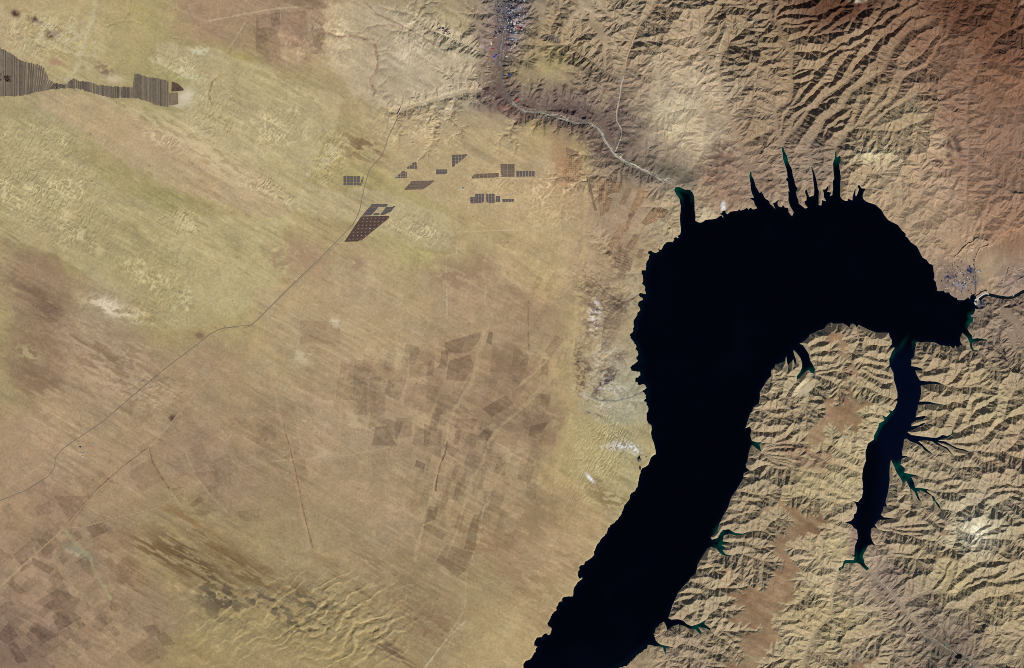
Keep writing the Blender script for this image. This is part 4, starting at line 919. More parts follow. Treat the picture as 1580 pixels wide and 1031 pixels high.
# bluffs and beach: land rises from the shore line, the bed falls away under the water
inw = np.where(SD < 0, 1, 0)
ramp_w = 2.0 + np.clip(SD, 0, 90) * 1.55 + 10 * sstep(1, 4, SD)
ramp = 2.0 + np.clip(SD, 0, 90) * 30 * 0.62
weak = sstep(1035, 985, PX) * sstep(300, 360, PY)
GD = np.full((NY, NX), 40.0, np.float32)
for _l in CHAN.strip().split('\n'):
    if _l.split('|')[1].startswith('-1'): line_field(P2(_l.split('|')[3]), 40.0, GD)
HT = np.where((SD > 0) & (GD > 14), np.maximum(HT, 2.0), HT)
HT = np.where(SD > 0, HT * (1 - weak) + np.minimum(HT, ramp_w + .3 * (HT - PLT)) * weak, HT)
HT = np.where(SD > 0, np.where(GD < 14, np.minimum(HT, np.maximum(ramp, 0)), np.minimum(HT, ramp)), HT)
HT = np.where(T['cb'] & (T['cz'] < 0), T['cz'], HT)
GOR = T['cb'] & (T['cz'] < -100)
HT = np.where((SD <= 0) & ~GOR, np.maximum(-60.0, SD * 30 * .5 - 1.0), HT)

def ground_colour():
    cp = [tuple(map(float, t.split(','))) for t in COLPTS.split()]
    C = coarse(lambda X, Y: idw(cp, X + 8 * fbm(X, Y, 50, 2, 61), Y + 8 * fbm(X, Y, 50, 2, 62), 3.2, 16), 6)
    C = C.astype(np.float32)
    for ln in ZONES.strip().split('\n'):
        a, t = ln.split('|'); sf, r, g, b, s = map(float, a.split(',')); pts = P2(t)
        xs = [p[0] for p in pts]; ys = [p[1] for p in pts]
        wd = win(min(xs), max(xs), min(ys), max(ys), 30)
        U = rot(WPX[wd], WPY[wd], 29); XX = WPX[wd] + 9 * fbm(U[0] / 5, U[1], 9, 3, int(r)); YY = WPY[wd] + 4 * fbm(U[0] / 5, U[1], 9, 3, int(g))
        ii = np.clip(((XX + 60) / GP).astype(int), 0, NX - 1); jj = np.clip(((YY + 60) / GP).astype(int), 0, NY - 1)
        mk = poly_mask(pts).astype(np.float32); mk = blur(mk[wd], int(sf))[jj - wd[0].start if False else np.clip(jj - wd[0].start, 0, wd[0].stop - wd[0].start - 1), np.clip(ii - wd[1].start, 0, wd[1].stop - wd[1].start - 1)]
        m = (mk * s)[..., None]
        C[wd] = C[wd] * (1 - m) + np.array([r, g, b], np.float32) * m
    # mesa tops are browner than the cut slopes below them
    se = sstep(470, 520, PY) * sstep(1010, 1040, PX) * sstep(.2, .9, FLAT) * (.78 + .5 * fbm(u28 / 5, v28, 12, 3, 116)).clip(.35, 1)
    C = C * (1 - se[..., None]) + (np.array([160, 130, 103], np.float32) + (C - 200) * .25) * se[..., None]
    # wind streaks on the plain
    st = fbm(u28 / 14, v28, 5, 3, 101)
    st2 = fbm(u28 / 9, v28, 17, 3, 102)
    ol = fbm(u28 / 5, v28, 45, 3, 103)
    amp = .5 + .9 * sstep(-.2, .35, fbm(PX, PY, 110, 2, 109))
    C *= (1 + west * (.055 * amp * st + .03 * st2 + .05 * amp * fbm(u28 / 9, v28, 2.4, 2, 108)))[..., None]
    C += (west * 2)[..., None]
    C += (west * ol * 3)[..., None] * np.array([.3, .3, -.6], np.float32)
    C *= (1 + .06 * fbm(PX, PY, 2.6, 2, 104) + .06 * fbm(PX, PY, 14, 4, 105))[..., None]
    C += (fbm(PX, PY, 22, 3, 106) * 3)[..., None] * np.array([1, 0, -.6], np.float32)
    # east: pale dust lines in the gullies' floors, mottled slopes
    v = eastw * sstep(2.5, 5.5, AREA) * (1 - np.clip(FLAT, 0, 1))
    C += v[..., None] * np.array([10, 9, 8], np.float32)
    pl = np.clip(FLAT, 0, 1) * eastw
    pst = fbm(u28 / 8, v28, 6, 3, 107)
    C *= (1 + pl * .13 * pst)[..., None]
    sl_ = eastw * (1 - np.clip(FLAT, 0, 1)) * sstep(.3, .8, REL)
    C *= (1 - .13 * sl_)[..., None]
    grey = C.mean(-1, keepdims=True)
    ses = (sstep(470, 520, PY) * sstep(1010, 1040, PX))[..., None]
    C = C + ses * ((grey - C) * .10 - 0)
    # bedding: thin paler and redder layers that follow the height
    bed = np.sin(H0 / 13.0 + 2.2 * fbm(PX, PY, 60, 2, 118)) * (.6 + .6 * fbm(PX, PY, 20, 2, 119))
    C *= (1 + .045 * eastw * (1 - np.clip(FLAT, 0, 1)) * bed)[..., None]
    # pale highlights painted into the ground colour along dune and ripple crests
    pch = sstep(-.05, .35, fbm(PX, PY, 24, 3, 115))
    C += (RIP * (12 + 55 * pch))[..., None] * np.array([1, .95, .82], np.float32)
    # parcels of grazing and ploughed land: each has its own tone, borders show as faint pale tracks
    for ln in PARCELS.split('\n'):
        x, y, rx, ry, a, cw, ch, ga, am, pe = map(float, ln.split(','))
        w = local(x, y, max(rx, ry) * 1.5)
        m = sstep(.25, .75, blob(x, y, rx, ry, a, PX[w], PY[w]) + .35 * fbm(PX[w], PY[w], 40, 2, int(x)))
        U, V = rot(PX[w] + 7 * fbm(PX[w], PY[w], 60, 2, 3), PY[w] + 7 * fbm(PX[w], PY[w], 60, 2, 4), ga)
        gj = np.floor(V / ch); off = _hash(gj.astype(int), gj.astype(int) * 0, 5) * cw
        gi = np.floor((U + off) / cw)
        fu = (U + off) / cw - gi; fv = V / ch - gj
        sub2 = np.where(_hash(gi.astype(int), gj.astype(int), 8) > .55, np.floor(fu * 2), 0)
        t = _hash(gi.astype(int) * 3 + sub2.astype(int), gj.astype(int), 9) * 2 - 1
        t = np.where(np.abs(t) > .35, t, 0)
        ed = np.minimum(np.minimum(fu, 1 - fu) * cw, np.minimum(fv, 1 - fv) * ch)
        e = sstep(1.1, .2, ed) * (_hash(gi.astype(int), gj.astype(int), 12) > .6)
        tx = fbm(PX[w], PY[w], 3, 2, 14) * (t < 0)
        C[w] = C[w] * (1 + m * (am * 1.4 * np.minimum(t, .45) * (1 + tx) + .08 * pe * e))[..., None]
        C[w] += (m * np.minimum(t, 0) * am * 40)[..., None] * np.array([0, .25, .0], np.float32)
    # single wind streaks, scoured pale or lagged with dark gravel
    rg = np.random.RandomState(5)
    dens = west * sstep(-.35, .3, fbm(PX, PY, 120, 2, 121) + .15)
    for q in range(2600):
        x = rg.uniform(-20, 1010); y = rg.uniform(130, 1060)
        if y < 330 and x > 560: continue
        i = int((x + 60) / GP); j = int((y + 60) / GP)
        if SD[j, i] < 3 or rg.rand() > dens[j, i] + .12: continue
        L = rg.uniform(6, 30) * (1 + 1.5 * (rg.rand() < .15)); wd_ = rg.uniform(.5, 1.5); a = math.radians(29 + rg.uniform(-3, 3))
        x1, y1 = x + L * math.cos(a), y + L * math.sin(a)
        w = win(x, x1, y, y1, 3)
        if PX[w].size == 0: continue
        u = (PX[w] - x) * math.cos(a) + (PY[w] - y) * math.sin(a); v = -(PX[w] - x) * math.sin(a) + (PY[w] - y) * math.cos(a)
        k = np.clip(u / L, 0, 1); m = np.exp(-(v / wd_) ** 2) * np.clip(4 * k * (1 - k), 0, 1) * (u > 0) * (u < L)
        C[w] *= (1 + rg.choice([-1, -.8, 1]) * rg.uniform(.03, .10) * m)[..., None]
    # animal pens, wells and bushes
    for q in range(420):
        x = rg.uniform(0, 1000); y = rg.uniform(180, 1030); r = rg.uniform(.5, 1.2)
        w = win(x, x, y, y, 3); m = np.exp(-((PX[w] - x) ** 2 + (PY[w] - y) ** 2) / r ** 2)
        C[w] *= (1 + rg.choice([-.3, -.2, -.14, .1]) * m)[..., None]
    # washes and tracks
    for ln in LINES.strip().split('\n'):
        a, t = ln.split('|'); w, r, g, b, s = map(float, a.split(',')); pts = P2(t)
        xs = [p[0] for p in pts]; ys = [p[1] for p in pts]
        wd = win(min(xs), max(xs), min(ys), max(ys), w + 8)
        pw = [(p[0], p[1]) for p in pts]
        X, Y = PX, PY
        D, _ = line_field_local(pw, w + 8, wd, [0.0] * len(pw))
        if w >= 3 or s > .7:      # natural washes meander, tracks stay straight
            k_ = 1.6 if w < 3 else 3.0
            J_ = np.clip(np.arange(wd[0].start, wd[0].stop)[:, None] + (k_ * fbm(PX[wd], PY[wd], 16, 3, 117)).round().astype(int) - wd[0].start, 0, D.shape[0] - 1)
            I_ = np.clip(np.arange(wd[1].start, wd[1].stop)[None, :] + (k_ * fbm(PX[wd], PY[wd], 16, 3, 127)).round().astype(int) - wd[1].start, 0, D.shape[1] - 1)
            D = D[J_, I_]
        D = D + 1.2 * w * .5 * fbm(PX[wd], PY[wd], 6, 2, 111)
        m = (min(1, s * 1.25) * sstep(w * .5 + .8, w * .5 - .6, D) * (.75 + .5 * fbm(PX[wd], PY[wd], 4, 2, 112)))[..., None].clip(0, 1)
        C[wd] = C[wd] * (1 - m) + np.array([r, g, b], np.float32) * m
    for ln in BLOBS.strip().split('\n'):
        x, y, rx, ry, a, r, g, b, s, wl, th, sx = map(float, ln.split(','))
        w = local(x, y, max(rx, ry) * 1.6 + 2)
        m = blob(x, y, rx, ry, a, PX[w] + (WPX[w] - PX[w]) * min(1, min(rx, ry) / 9), PY[w] + (WPY[w] - PY[w]) * min(1, min(rx, ry) / 9))
        if th > -.95:
            uu, vv = rot(PX[w], PY[w], 29 if sx > 2 else a)
            n = fbm(uu / sx, vv, wl, 3, int(x) + 7)
            m = m * sstep(th - .08, th + .16, 1.5 * n + .2 * (m - .5))
        m = np.clip(m * s * 1.25, 0, 1)[..., None]
        C[w] = C[w] * (1 - m) + np.array([r, g, b], np.float32) * m
    # pale wave-cut rim along the shore
    rim = sstep(2.6, .6, SD) * np.where(SD > 0, 1, 0) * (.55 + .45 * fbm(PX, PY, 8, 2, 113))
    C += (rim * 22)[..., None] * np.array([1, 1, 1], np.float32) * (.4 + .6 * sstep(1000, 980, PX))[..., None]
    C = C * (np.array([.945, .975, 1.035], np.float32) * eastw[..., None] + west[..., None])
    gw = C.mean(-1, keepdims=True); C = C + west[..., None] * ((gw - C) * .07 + 3)
    return np.clip(C, 20, 250)

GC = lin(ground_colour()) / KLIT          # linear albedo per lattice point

# ---------------------------------------------------------------- materials
MATS = {}
def mat(name, rgb=None, rough=.9, attr=None, noise=.12, scale=.004, spec=.1, bump=0.0):
    if name in MATS: return MATS[name]
    m = bpy.data.materials.new(name); m.use_nodes = True; t = m.node_tree; p = t.nodes['Principled BSDF']
    p.inputs['Roughness'].default_value = rough; p.inputs['Specular IOR Level'].default_value = spec
    g = t.nodes.new('ShaderNodeNewGeometry')
    n = t.nodes.new('ShaderNodeTexNoise'); n.inputs['Scale'].default_value = scale; n.inputs['Detail'].default_value = 6
    t.links.new(g.outputs['Position'], n.inputs['Vector'])
    mr = t.nodes.new('ShaderNodeMapRange'); mr.inputs['From Min'].default_value = .3; mr.inputs['From Max'].default_value = .7
    mr.inputs['To Min'].default_value = 1 - noise; mr.inputs['To Max'].default_value = 1 + noise
    t.links.new(n.outputs['Fac'], mr.inputs['Value'])
    mx = t.nodes.new('ShaderNodeVectorMath'); mx.operation = 'SCALE'
    if attr:
        a = t.nodes.new('ShaderNodeAttribute'); a.attribute_name = attr; t.links.new(a.outputs['Color'], mx.inputs[0])
    else: mx.inputs[0].default_value = tuple(rgb)
    t.links.new(mr.outputs[0], mx.inputs['Scale']); t.links.new(mx.outputs[0], p.inputs['Base Color'])
    if bump:
        b = t.nodes.new('ShaderNodeBump'); b.inputs['Distance'].default_value = bump
        t.links.new(n.outputs['Fac'], b.inputs['Height']); t.links.new(b.outputs[0], p.inputs['Normal'])
    MATS[name] = m; return m

def mesh_obj(name, V, F, m, parent=None, colr=None, smooth=False, loc=None):
    V = np.asarray(V, np.float64)
    if loc is not None: V = V - np.asarray(loc)
    me = bpy.data.meshes.new(name)
    if isinstance(F, np.ndarray):
        k = F.shape[1]
        me.vertices.add(len(V)); me.vertices.foreach_set('co', V.astype(np.float32).ravel())
        me.loops.add(F.size); me.loops.foreach_set('vertex_index', F.astype(np.int32).ravel())
        me.polygons.add(len(F)); me.polygons.foreach_set('loop_start', np.arange(0, F.size, k, dtype=np.int32))
        me.polygons.foreach_set('loop_total', np.full(len(F), k, np.int32)); me.update(calc_edges=True)
    else: me.from_pydata([tuple(v) for v in V], [], F); me.update()
    if colr is not None:
        ca = me.color_attributes.new('albedo', 'FLOAT_COLOR', 'POINT')
        c4 = np.ones((len(V), 4), np.float32); c4[:, :3] = colr; ca.data.foreach_set('color', c4.ravel())
    me.polygons.foreach_set('use_smooth', np.full(len(me.polygons), smooth))
    for mm in (m if isinstance(m, (list, tuple)) else [m]): me.materials.append(mm)
    ob = bpy.data.objects.new(name, me); col.objects.link(ob)
    if loc is not None: ob.location = loc
    if parent: ob.parent = parent
    return ob

def tag(o, label=None, cat=None, group=None, kind=None):
    if label: o['label'] = label
    if cat: o['category'] = cat
    if group: o['group'] = group
    if kind: o['kind'] = kind
    return o

def empty(name, loc):
    o = bpy.data.objects.new(name, None); col.objects.link(o); o.location = loc; o.empty_display_size = 100; return o

# ---------------------------------------------------------------- ground mesh, out to the horizon
def hz(x, y): return sample(HT, (np.asarray(x, np.float64) + 60) / GP, (np.asarray(y, np.float64) + 60) / GP)
def gcol(x, y): return sample(GC, (np.asarray(x, np.float64) + 60) / GP, (np.asarray(y, np.float64) + 60) / GP)
def build_ground():
    # past the frame the country goes on: the nearby relief reflected, then open steppe to the horizon
    ex = np.concatenate([np.arange(4, 600, 4), 600 * 1.35 ** np.arange(0, 10)]).astype(np.float32)
    gx = np.concatenate([GX[0] - ex[::-1], GX, GX[-1] + ex]); gy = np.concatenate([GY[0] - ex[::-1], GY, GY[-1] + ex])
    k = len(ex)
    X, Y = np.meshgrid(gx, gy)
    def refl(v, lo, hi):
        L = hi - lo; t = np.mod(v - lo, 2 * L); return lo + np.where(t > L, 2 * L - t, t)
    U = (refl(X, GX[0], GX[-1]) + 60) / GP; V_ = (refl(Y, GY[0], GY[-1]) + 60) / GP
    Hh = sample(HT, U, V_); Cc = sample(GC, U, V_)
    dist = np.maximum(np.maximum(GX[0] - X, X - GX[-1]), np.maximum(GY[0] - Y, Y - GY[-1]))
    out = dist > 0
    f = sstep(250, 600, dist)
    far = 90 + 60 * fbm(X, Y, 90, 4, 151)
    wet = out & (sample(SD, U, V_) < 3)
    Hh = np.where(out, np.maximum(Hh, 6) * (1 - f) + far * f, Hh)
    Hh = np.where(wet, np.where(f > 0, Hh, 8 + 6 * fbm(X, Y, 14, 3, 152)), Hh)
    steppe = lin((172, 148, 114)) * (1 + .18 * fbm(X, Y, 60, 4, 153))[..., None]
    g_ = np.where(wet, 1.0, f)[..., None]
    Cc = Cc * (1 - g_) + steppe * g_
    nx, ny = len(gx), len(gy)
    V = np.stack([wx(X).ravel(), wy(Y).ravel(), Hh.ravel()], -1)
    I = np.arange(nx * ny, dtype=np.int32).reshape(ny, nx)
    F = np.stack([I[1:, :-1].ravel(), I[1:, 1:].ravel(), I[:-1, 1:].ravel(), I[:-1, :-1].ravel()], -1)
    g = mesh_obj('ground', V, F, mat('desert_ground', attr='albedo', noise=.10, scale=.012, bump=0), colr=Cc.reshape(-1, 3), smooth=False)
    return tag(g, 'tan desert plain, brown mesas and gullied slopes round the dark reservoir', 'ground', kind='structure')
build_ground()
# ---------------------------------------------------------------- water
TEAL = P2("1046,292 1044,290 1050,300 1060,305 1207,228 1211,245 1251,258 1290,232 1290,245 1158,268 1253,575 1230,575 1465,787 1440,775 1420,755 1400,735 1410,760 1424,777 1340,878 1297,878 1302,868 1315,866 1335,862 1090,978 1085,975 1088,957 1075,970 1027,1010 1025,1000 1150,820 1135,822 1125,855 1115,852 1110,840 1110,820 1175,697 1172,683 1385,720 1392,732 1395,745 1455,598 1448,622 1524,527 1500,545 1514,541 1498,527 1473,703 1500,697 1441,702 1470,662 1468,668 1370,635 1362,645 1350,670 1358,655 1395,540 1402,530 1382,548 1500,490 1497,497 1335,855 1345,865 1328,860")
def build_lake():
    step = 3
    cx = np.arange(760, 1560, 2.0); cy = np.arange(200, 1140, 2.0)
    X, Y = np.meshgrid(cx, cy)
    sd = sample(SD, (X + 60) / GP, (Y + 60) / GP)
    keep = sd < 4.5
    keep &= ~((X > 1504) & (Y < 475))
    t = np.zeros(X.shape, np.float32)
    for i, (x, y) in enumerate(TEAL):
        t = np.maximum(t, np.exp(-(((X - x) ** 2 + (Y - y) ** 2) / (7.5 ** 2)) ** 1.0))
    nav = np.exp(-(np.maximum(0, 30 + np.minimum(sd, 0)) / 30.0) * 0)  # unused evenness
    arm = sstep(1340, 1370, X) * sstep(520, 560, Y)
    shal = sstep(-3.5, 0, sd)
    deep = lin([1, 2, 9]); tl = lin([5, 62, 54]); nv = lin([3, 9, 30])
    t = t * (1 + .4 * fbm(X, Y, 12, 3, 131))
    t = np.clip(t * sstep(-7, -3, sd) + .05 * shal, 0, 1)[..., None]
    a = np.clip(.8 * arm + .35 * sstep(-9, -1, sd) + .25 * fbm(X, Y, 60, 3, 132), 0, 1)[..., None]
    c = deep * (1 - a) + nv * a
    plume = (np.exp(-(rot(X - 1392, Y - 532, -56)[0] / 14) ** 2 - (rot(X - 1392, Y - 532, -56)[1] / 3) ** 2) * .28)[..., None]
    t = np.maximum(t, plume)
    c = c * (1 - t) + tl * t
    I = np.full(X.shape, -1, np.int64)
    q = keep[:-1, :-1] | keep[1:, :-1] | keep[:-1, 1:] | keep[1:, 1:]
    use = np.zeros(X.shape, bool); use[:-1, :-1] |= q; use[1:, :-1] |= q; use[:-1, 1:] |= q; use[1:, 1:] |= q
    I[use] = np.arange(use.sum())
    V = np.stack([wx(X[use]), wy(Y[use]), np.zeros(use.sum())], -1)
    F = np.stack([I[1:, :-1][q], I[1:, 1:][q], I[:-1, 1:][q], I[:-1, :-1][q]], -1)
    m = mat('lake_water', attr='albedo', rough=.12, noise=.05, scale=.0006, spec=.18)
    o = mesh_obj('lake', V, F, m, colr=c[use], smooth=True)
    tag(o, 'deep near-black reservoir with teal shallow inlets', 'lake', kind='structure')
build_lake()

def ribbon(name, pts, width_px, rgb, lift, label, cat, kind='structure', attr=None, wig=0, wvar=0, wseed=1, group=None, rough=.9, z=None, step=2.0):
    """a strip of road, river or bare ground laid on the terrain"""
    P = [np.array(pts[0], float)]
    for a, b in zip(pts[:-1], pts[1:]):
        a = np.array(a, float); b = np.array(b, float); n = max(1, int(np.hypot(*(b - a)) / step))
        for q in range(1, n + 1): P.append(a + (b - a) * q / n)
    P = np.array(P)
    for _ in range(2): P[1:-1] = (P[:-2] + 2 * P[1:-1] + P[2:]) / 4
    if wig:
        P[:, 0] += wig * fbm(P[:, 0], P[:, 1], 14, 2, wseed); P[:, 1] += wig * fbm(P[:, 0], P[:, 1], 14, 2, wseed + 1)
    d = np.gradient(P, axis=0); d /= np.hypot(d[:, 0], d[:, 1])[:, None] + 1e-9
    n = np.stack([-d[:, 1], d[:, 0]], -1)
    w = width_px / 2 * (1 + wvar * fbm(P[:, 0], P[:, 1], 9, 2, wseed + 2))
    cols_ = [-1, -.5, 0, .5, 1]
    V = []; 
    for c_ in cols_:
        q = P + n * (w * c_)[:, None]
        zz = np.maximum.reduce([hz(q[:, 0] + ox, q[:, 1] + oy) for ox, oy in ((0, 0), (.5, .5), (-.5, .5), (.5, -.5), (-.5, -.5))]) + lift if z is None else np.full(len(q), z)
        V.append(np.stack([wx(q[:, 0]), wy(q[:, 1]), zz], -1))
    V = np.stack(V, 1); L = len(P); k = len(cols_)
    I = np.arange(L * k).reshape(L, k)
    F = np.stack([I[:-1, :-1].ravel(), I[1:, :-1].ravel(), I[1:, 1:].ravel(), I[:-1, 1:].ravel()], -1)
    F = F[:, ::-1] if False else F
    V = V.reshape(-1, 3)
    a, b, c = V[F[0][0]], V[F[0][1]], V[F[0][2]]
    if np.cross(b - a, c - a)[2] < 0: F = F[:, ::-1].copy()
    o = mesh_obj(name, V, F, mat(name + '_%d_%d_%d' % tuple(rgb), lin(rgb) / KLIT, rough=rough, noise=.12, scale=.006))
    return tag(o, label, cat, group, kind)

TCZ = 2.9875
def tc(t): return [(790 + a / TCZ, b / TCZ) for a, b in P2(t)]
riv = tc("738,845 680,820 640,800 600,782 560,760 520,745 490,725 470,705 450,680 430,650 412,615 390,590 370,575 340,562 320,566 290,568 250,553 220,545 180,530 130,517 90,518 50,508 25,492 0,475 -25,440 -38,400 -45,380 -50,300 -40,200 -30,100 -35,0 -40,-30")
ribbon('riverbed', riv[:12], 2.6, (186, 177, 158), 2, 'broad pale gravel riverbed winding to the lake head', 'riverbed', wvar=.9, wig=1.6)
ribbon('riverbed', riv[11:24], 1.8, (176, 170, 152), 2, 'narrower grey gravel riverbed through the irrigated valley', 'riverbed', wvar=.9, wig=1.6, wseed=5)
ribbon('riverbed', riv[:12], 1.5, (170, 160, 142), 2.6, 'second gravel braid weaving beside the broad riverbed near the lake', 'riverbed', wvar=1, wig=6, wseed=31)
ribbon('riverbed', riv[:14], 1.2, (196, 188, 170), 3.2, 'thin bright gravel braid crossing the broad riverbed', 'riverbed', wvar=1, wig=5, wseed=37)
ribbon('riverbed', riv[9:24], 1.1, (160, 150, 134), 2.6, 'second gravel braid in the irrigated valley', 'riverbed', wvar=1, wig=5, wseed=43)
ribbon('river', riv[:24], .8, (120, 128, 118), 5, 'thin grey-green river braiding down the gravel bed', 'river', wvar=.5, wig=2.2, wseed=9, rough=.4)
ribbon('river', riv[23:], 1.1, (92, 112, 112), 4, 'narrow teal river running south through the town', 'river', wvar=.4, wig=1.2, wseed=12, rough=.4)
ribbon('riverbed', tc("478,700 500,640 505,600 485,560 482,530 495,450 505,380 515,355"), 1.8, (190, 178, 155), 3, 'pale gravel side stream joining the riverbed from the north', 'riverbed', wvar=.5, wig=1.5, wseed=19)
ribbon('riverbed', tc("515,355 530,260 560,180 592,110"), 1.4, (200, 176, 140), 3, 'dry sandy wash climbing north between gullied ridges', 'riverbed', wvar=.4, wig=1.5, wseed=22)
ribbon('riverbed', [(1345, 882), (1362, 900), (1378, 918), (1388, 930), (1395, 945), (1408, 955), (1418, 970), (1428, 982), (1446, 988), (1460, 1000), (1478, 1012), (1495, 1025), (1510, 1042)], 1.3, (168, 156, 134), 3, 'pale braided stream bed in the broad southern valley', 'riverbed', wvar=.9, wig=5, wseed=25)
G4 = [(1400 + a / 7.367, 420 + b / 7.367) for a, b in P2("822,318 850,290 880,260 905,248 930,255 1030,280 1090,290 1150,298 1200,286 1240,270 1320,220 1420,200 1500,210")]
ribbon('gorge_river', G4, 4.6, (14, 26, 34), 3, 'dark river at the bottom of the gorge below the dam', 'river', rough=.2)

# ---------------------------------------------------------------- roads
def road(t, w, rgb, label, lift=4): return ribbon('road', P2(t), w, rgb, lift, label, 'road')
road("-40,800 0,773 40,757 75,735 84,722 86,706 96,693 160,650 200,615 260,565 300,535 325,515 342,507 372,503", 1.1, (138, 128, 112), 'grey asphalt highway crossing the plain from the lower left corner')
road("372,503 386,503 396,495 440,450 500,393 530,362 546,345 555,325 562,290 570,262 590,240 600,210 610,190 617,172", 1.05, (142, 132, 116), 'grey highway running north past the solar farms to the canyon bridge')
road("340,512 355,505 375,507 388,503 430,462 470,424 505,392 528,370", .7, (168, 150, 120), 'thin dirt track beside the highway on its south side')
road("617,172 622,140 630,105 638,60 634,20 630,-20", 1.0, (205, 186, 150), 'pale dirt road going north from the canyon')
road("0,905 40,868 85,828 98,815 150,757 190,721 232,690 262,655 290,620 320,585 348,550", .9, (196, 168, 130), 'straight pale track running up the lower left plain')
road("98,815 130,813 160,803 200,793 240,785 262,772 300,740", .8, (196, 170, 132), 'pale track branching east across the fields')
road("0,768 30,755 60,738 85,722", .8, (190, 165, 128), 'pale shoulder track joining the highway bend')
road("728,276 770,276 800,275 830,275 864,274", .9, (212, 190, 150), 'straight pale access road between the solar farms and the orchard')
road("1285,1000 1283,920 1298,882 1297,840 1300,800 1300,770", .8, (196, 182, 148), 'pale track on the bench west of the long inlet')
road("1400,892 1410,905 1425,925 1440,945 1455,975", .6, (180, 165, 135), 'thin road along the southern valley floor')
road("1500,415 1503,430 1505,448 1503,460", .8, (110, 104, 102), 'grey road through the dam town')
# ---------------------------------------------------------------- flat-lying plots
def clip_convex(poly, clip):
    """Sutherland-Hodgman, clip polygon convex"""
    area = sum(clip[k - 1][0] * clip[k][1] - clip[k][0] * clip[k - 1][1] for k in range(len(clip)))
    if area < 0: clip = clip[::-1]
    out = poly
    for k in range(len(clip)):
        (ax, ay), (bx, by) = clip[k - 1], clip[k]
        inp = out; out = []
        if not inp: break
        def side(p): return (bx - ax) * (p[1] - ay) - (by - ay) * (p[0] - ax)
        for q in range(len(inp)):
            p0, p1 = inp[q - 1], inp[q]; s0, s1 = side(p0), side(p1)
            if (s0 >= 0) != (s1 >= 0):
                t = s0 / (s0 - s1); out.append((p0[0] + t * (p1[0] - p0[0]), p0[1] + t * (p1[1] - p0[1])))
            if s1 >= 0: out.append(p1)
    return out

def drape(name, poly, pitch, lift, colfn, m, parent=None):
    xs = [p[0] for p in poly]; ys = [p[1] for p in poly]
    V = []; F = []; ix = {}
    def vid(p):
        k = (round(p[0], 3), round(p[1], 3))
        if k not in ix: ix[k] = len(V); V.append(k)
        return ix[k]
    for i in range(int(math.floor(min(xs) / pitch)), int(max(xs) / pitch) + 1):
        for j in range(int(math.floor(min(ys) / pitch)), int(max(ys) / pitch) + 1):
            c = [(i * pitch, j * pitch), (i * pitch + pitch, j * pitch), (i * pitch + pitch, j * pitch + pitch), (i * pitch, j * pitch + pitch)]
            r = clip_convex(c, list(poly))
            if len(r) >= 3:
                f = []
                for p in r:
                    v = vid(p)
                    if not f or f[-1] != v: f.append(v)
                if len(f) > 2 and f[0] == f[-1]: f.pop()
                if len(set(f)) == len(f) and len(f) >= 3: F.append(f[::-1])
    if not F: return None
    P = np.array(V); z = hz(P[:, 0], P[:, 1]) + lift
    W = np.stack([wx(P[:, 0]), wy(P[:, 1]), z], -1)
    loc = (float(wx(sum(xs) / len(xs))), float(wy(sum(ys) / len(ys))), float(hz(sum(xs) / len(xs), sum(ys) / len(ys))))
    return mesh_obj(name, W, F, m, parent, colr=colfn(P[:, 0], P[:, 1]) if colfn else None, smooth=False, loc=loc)

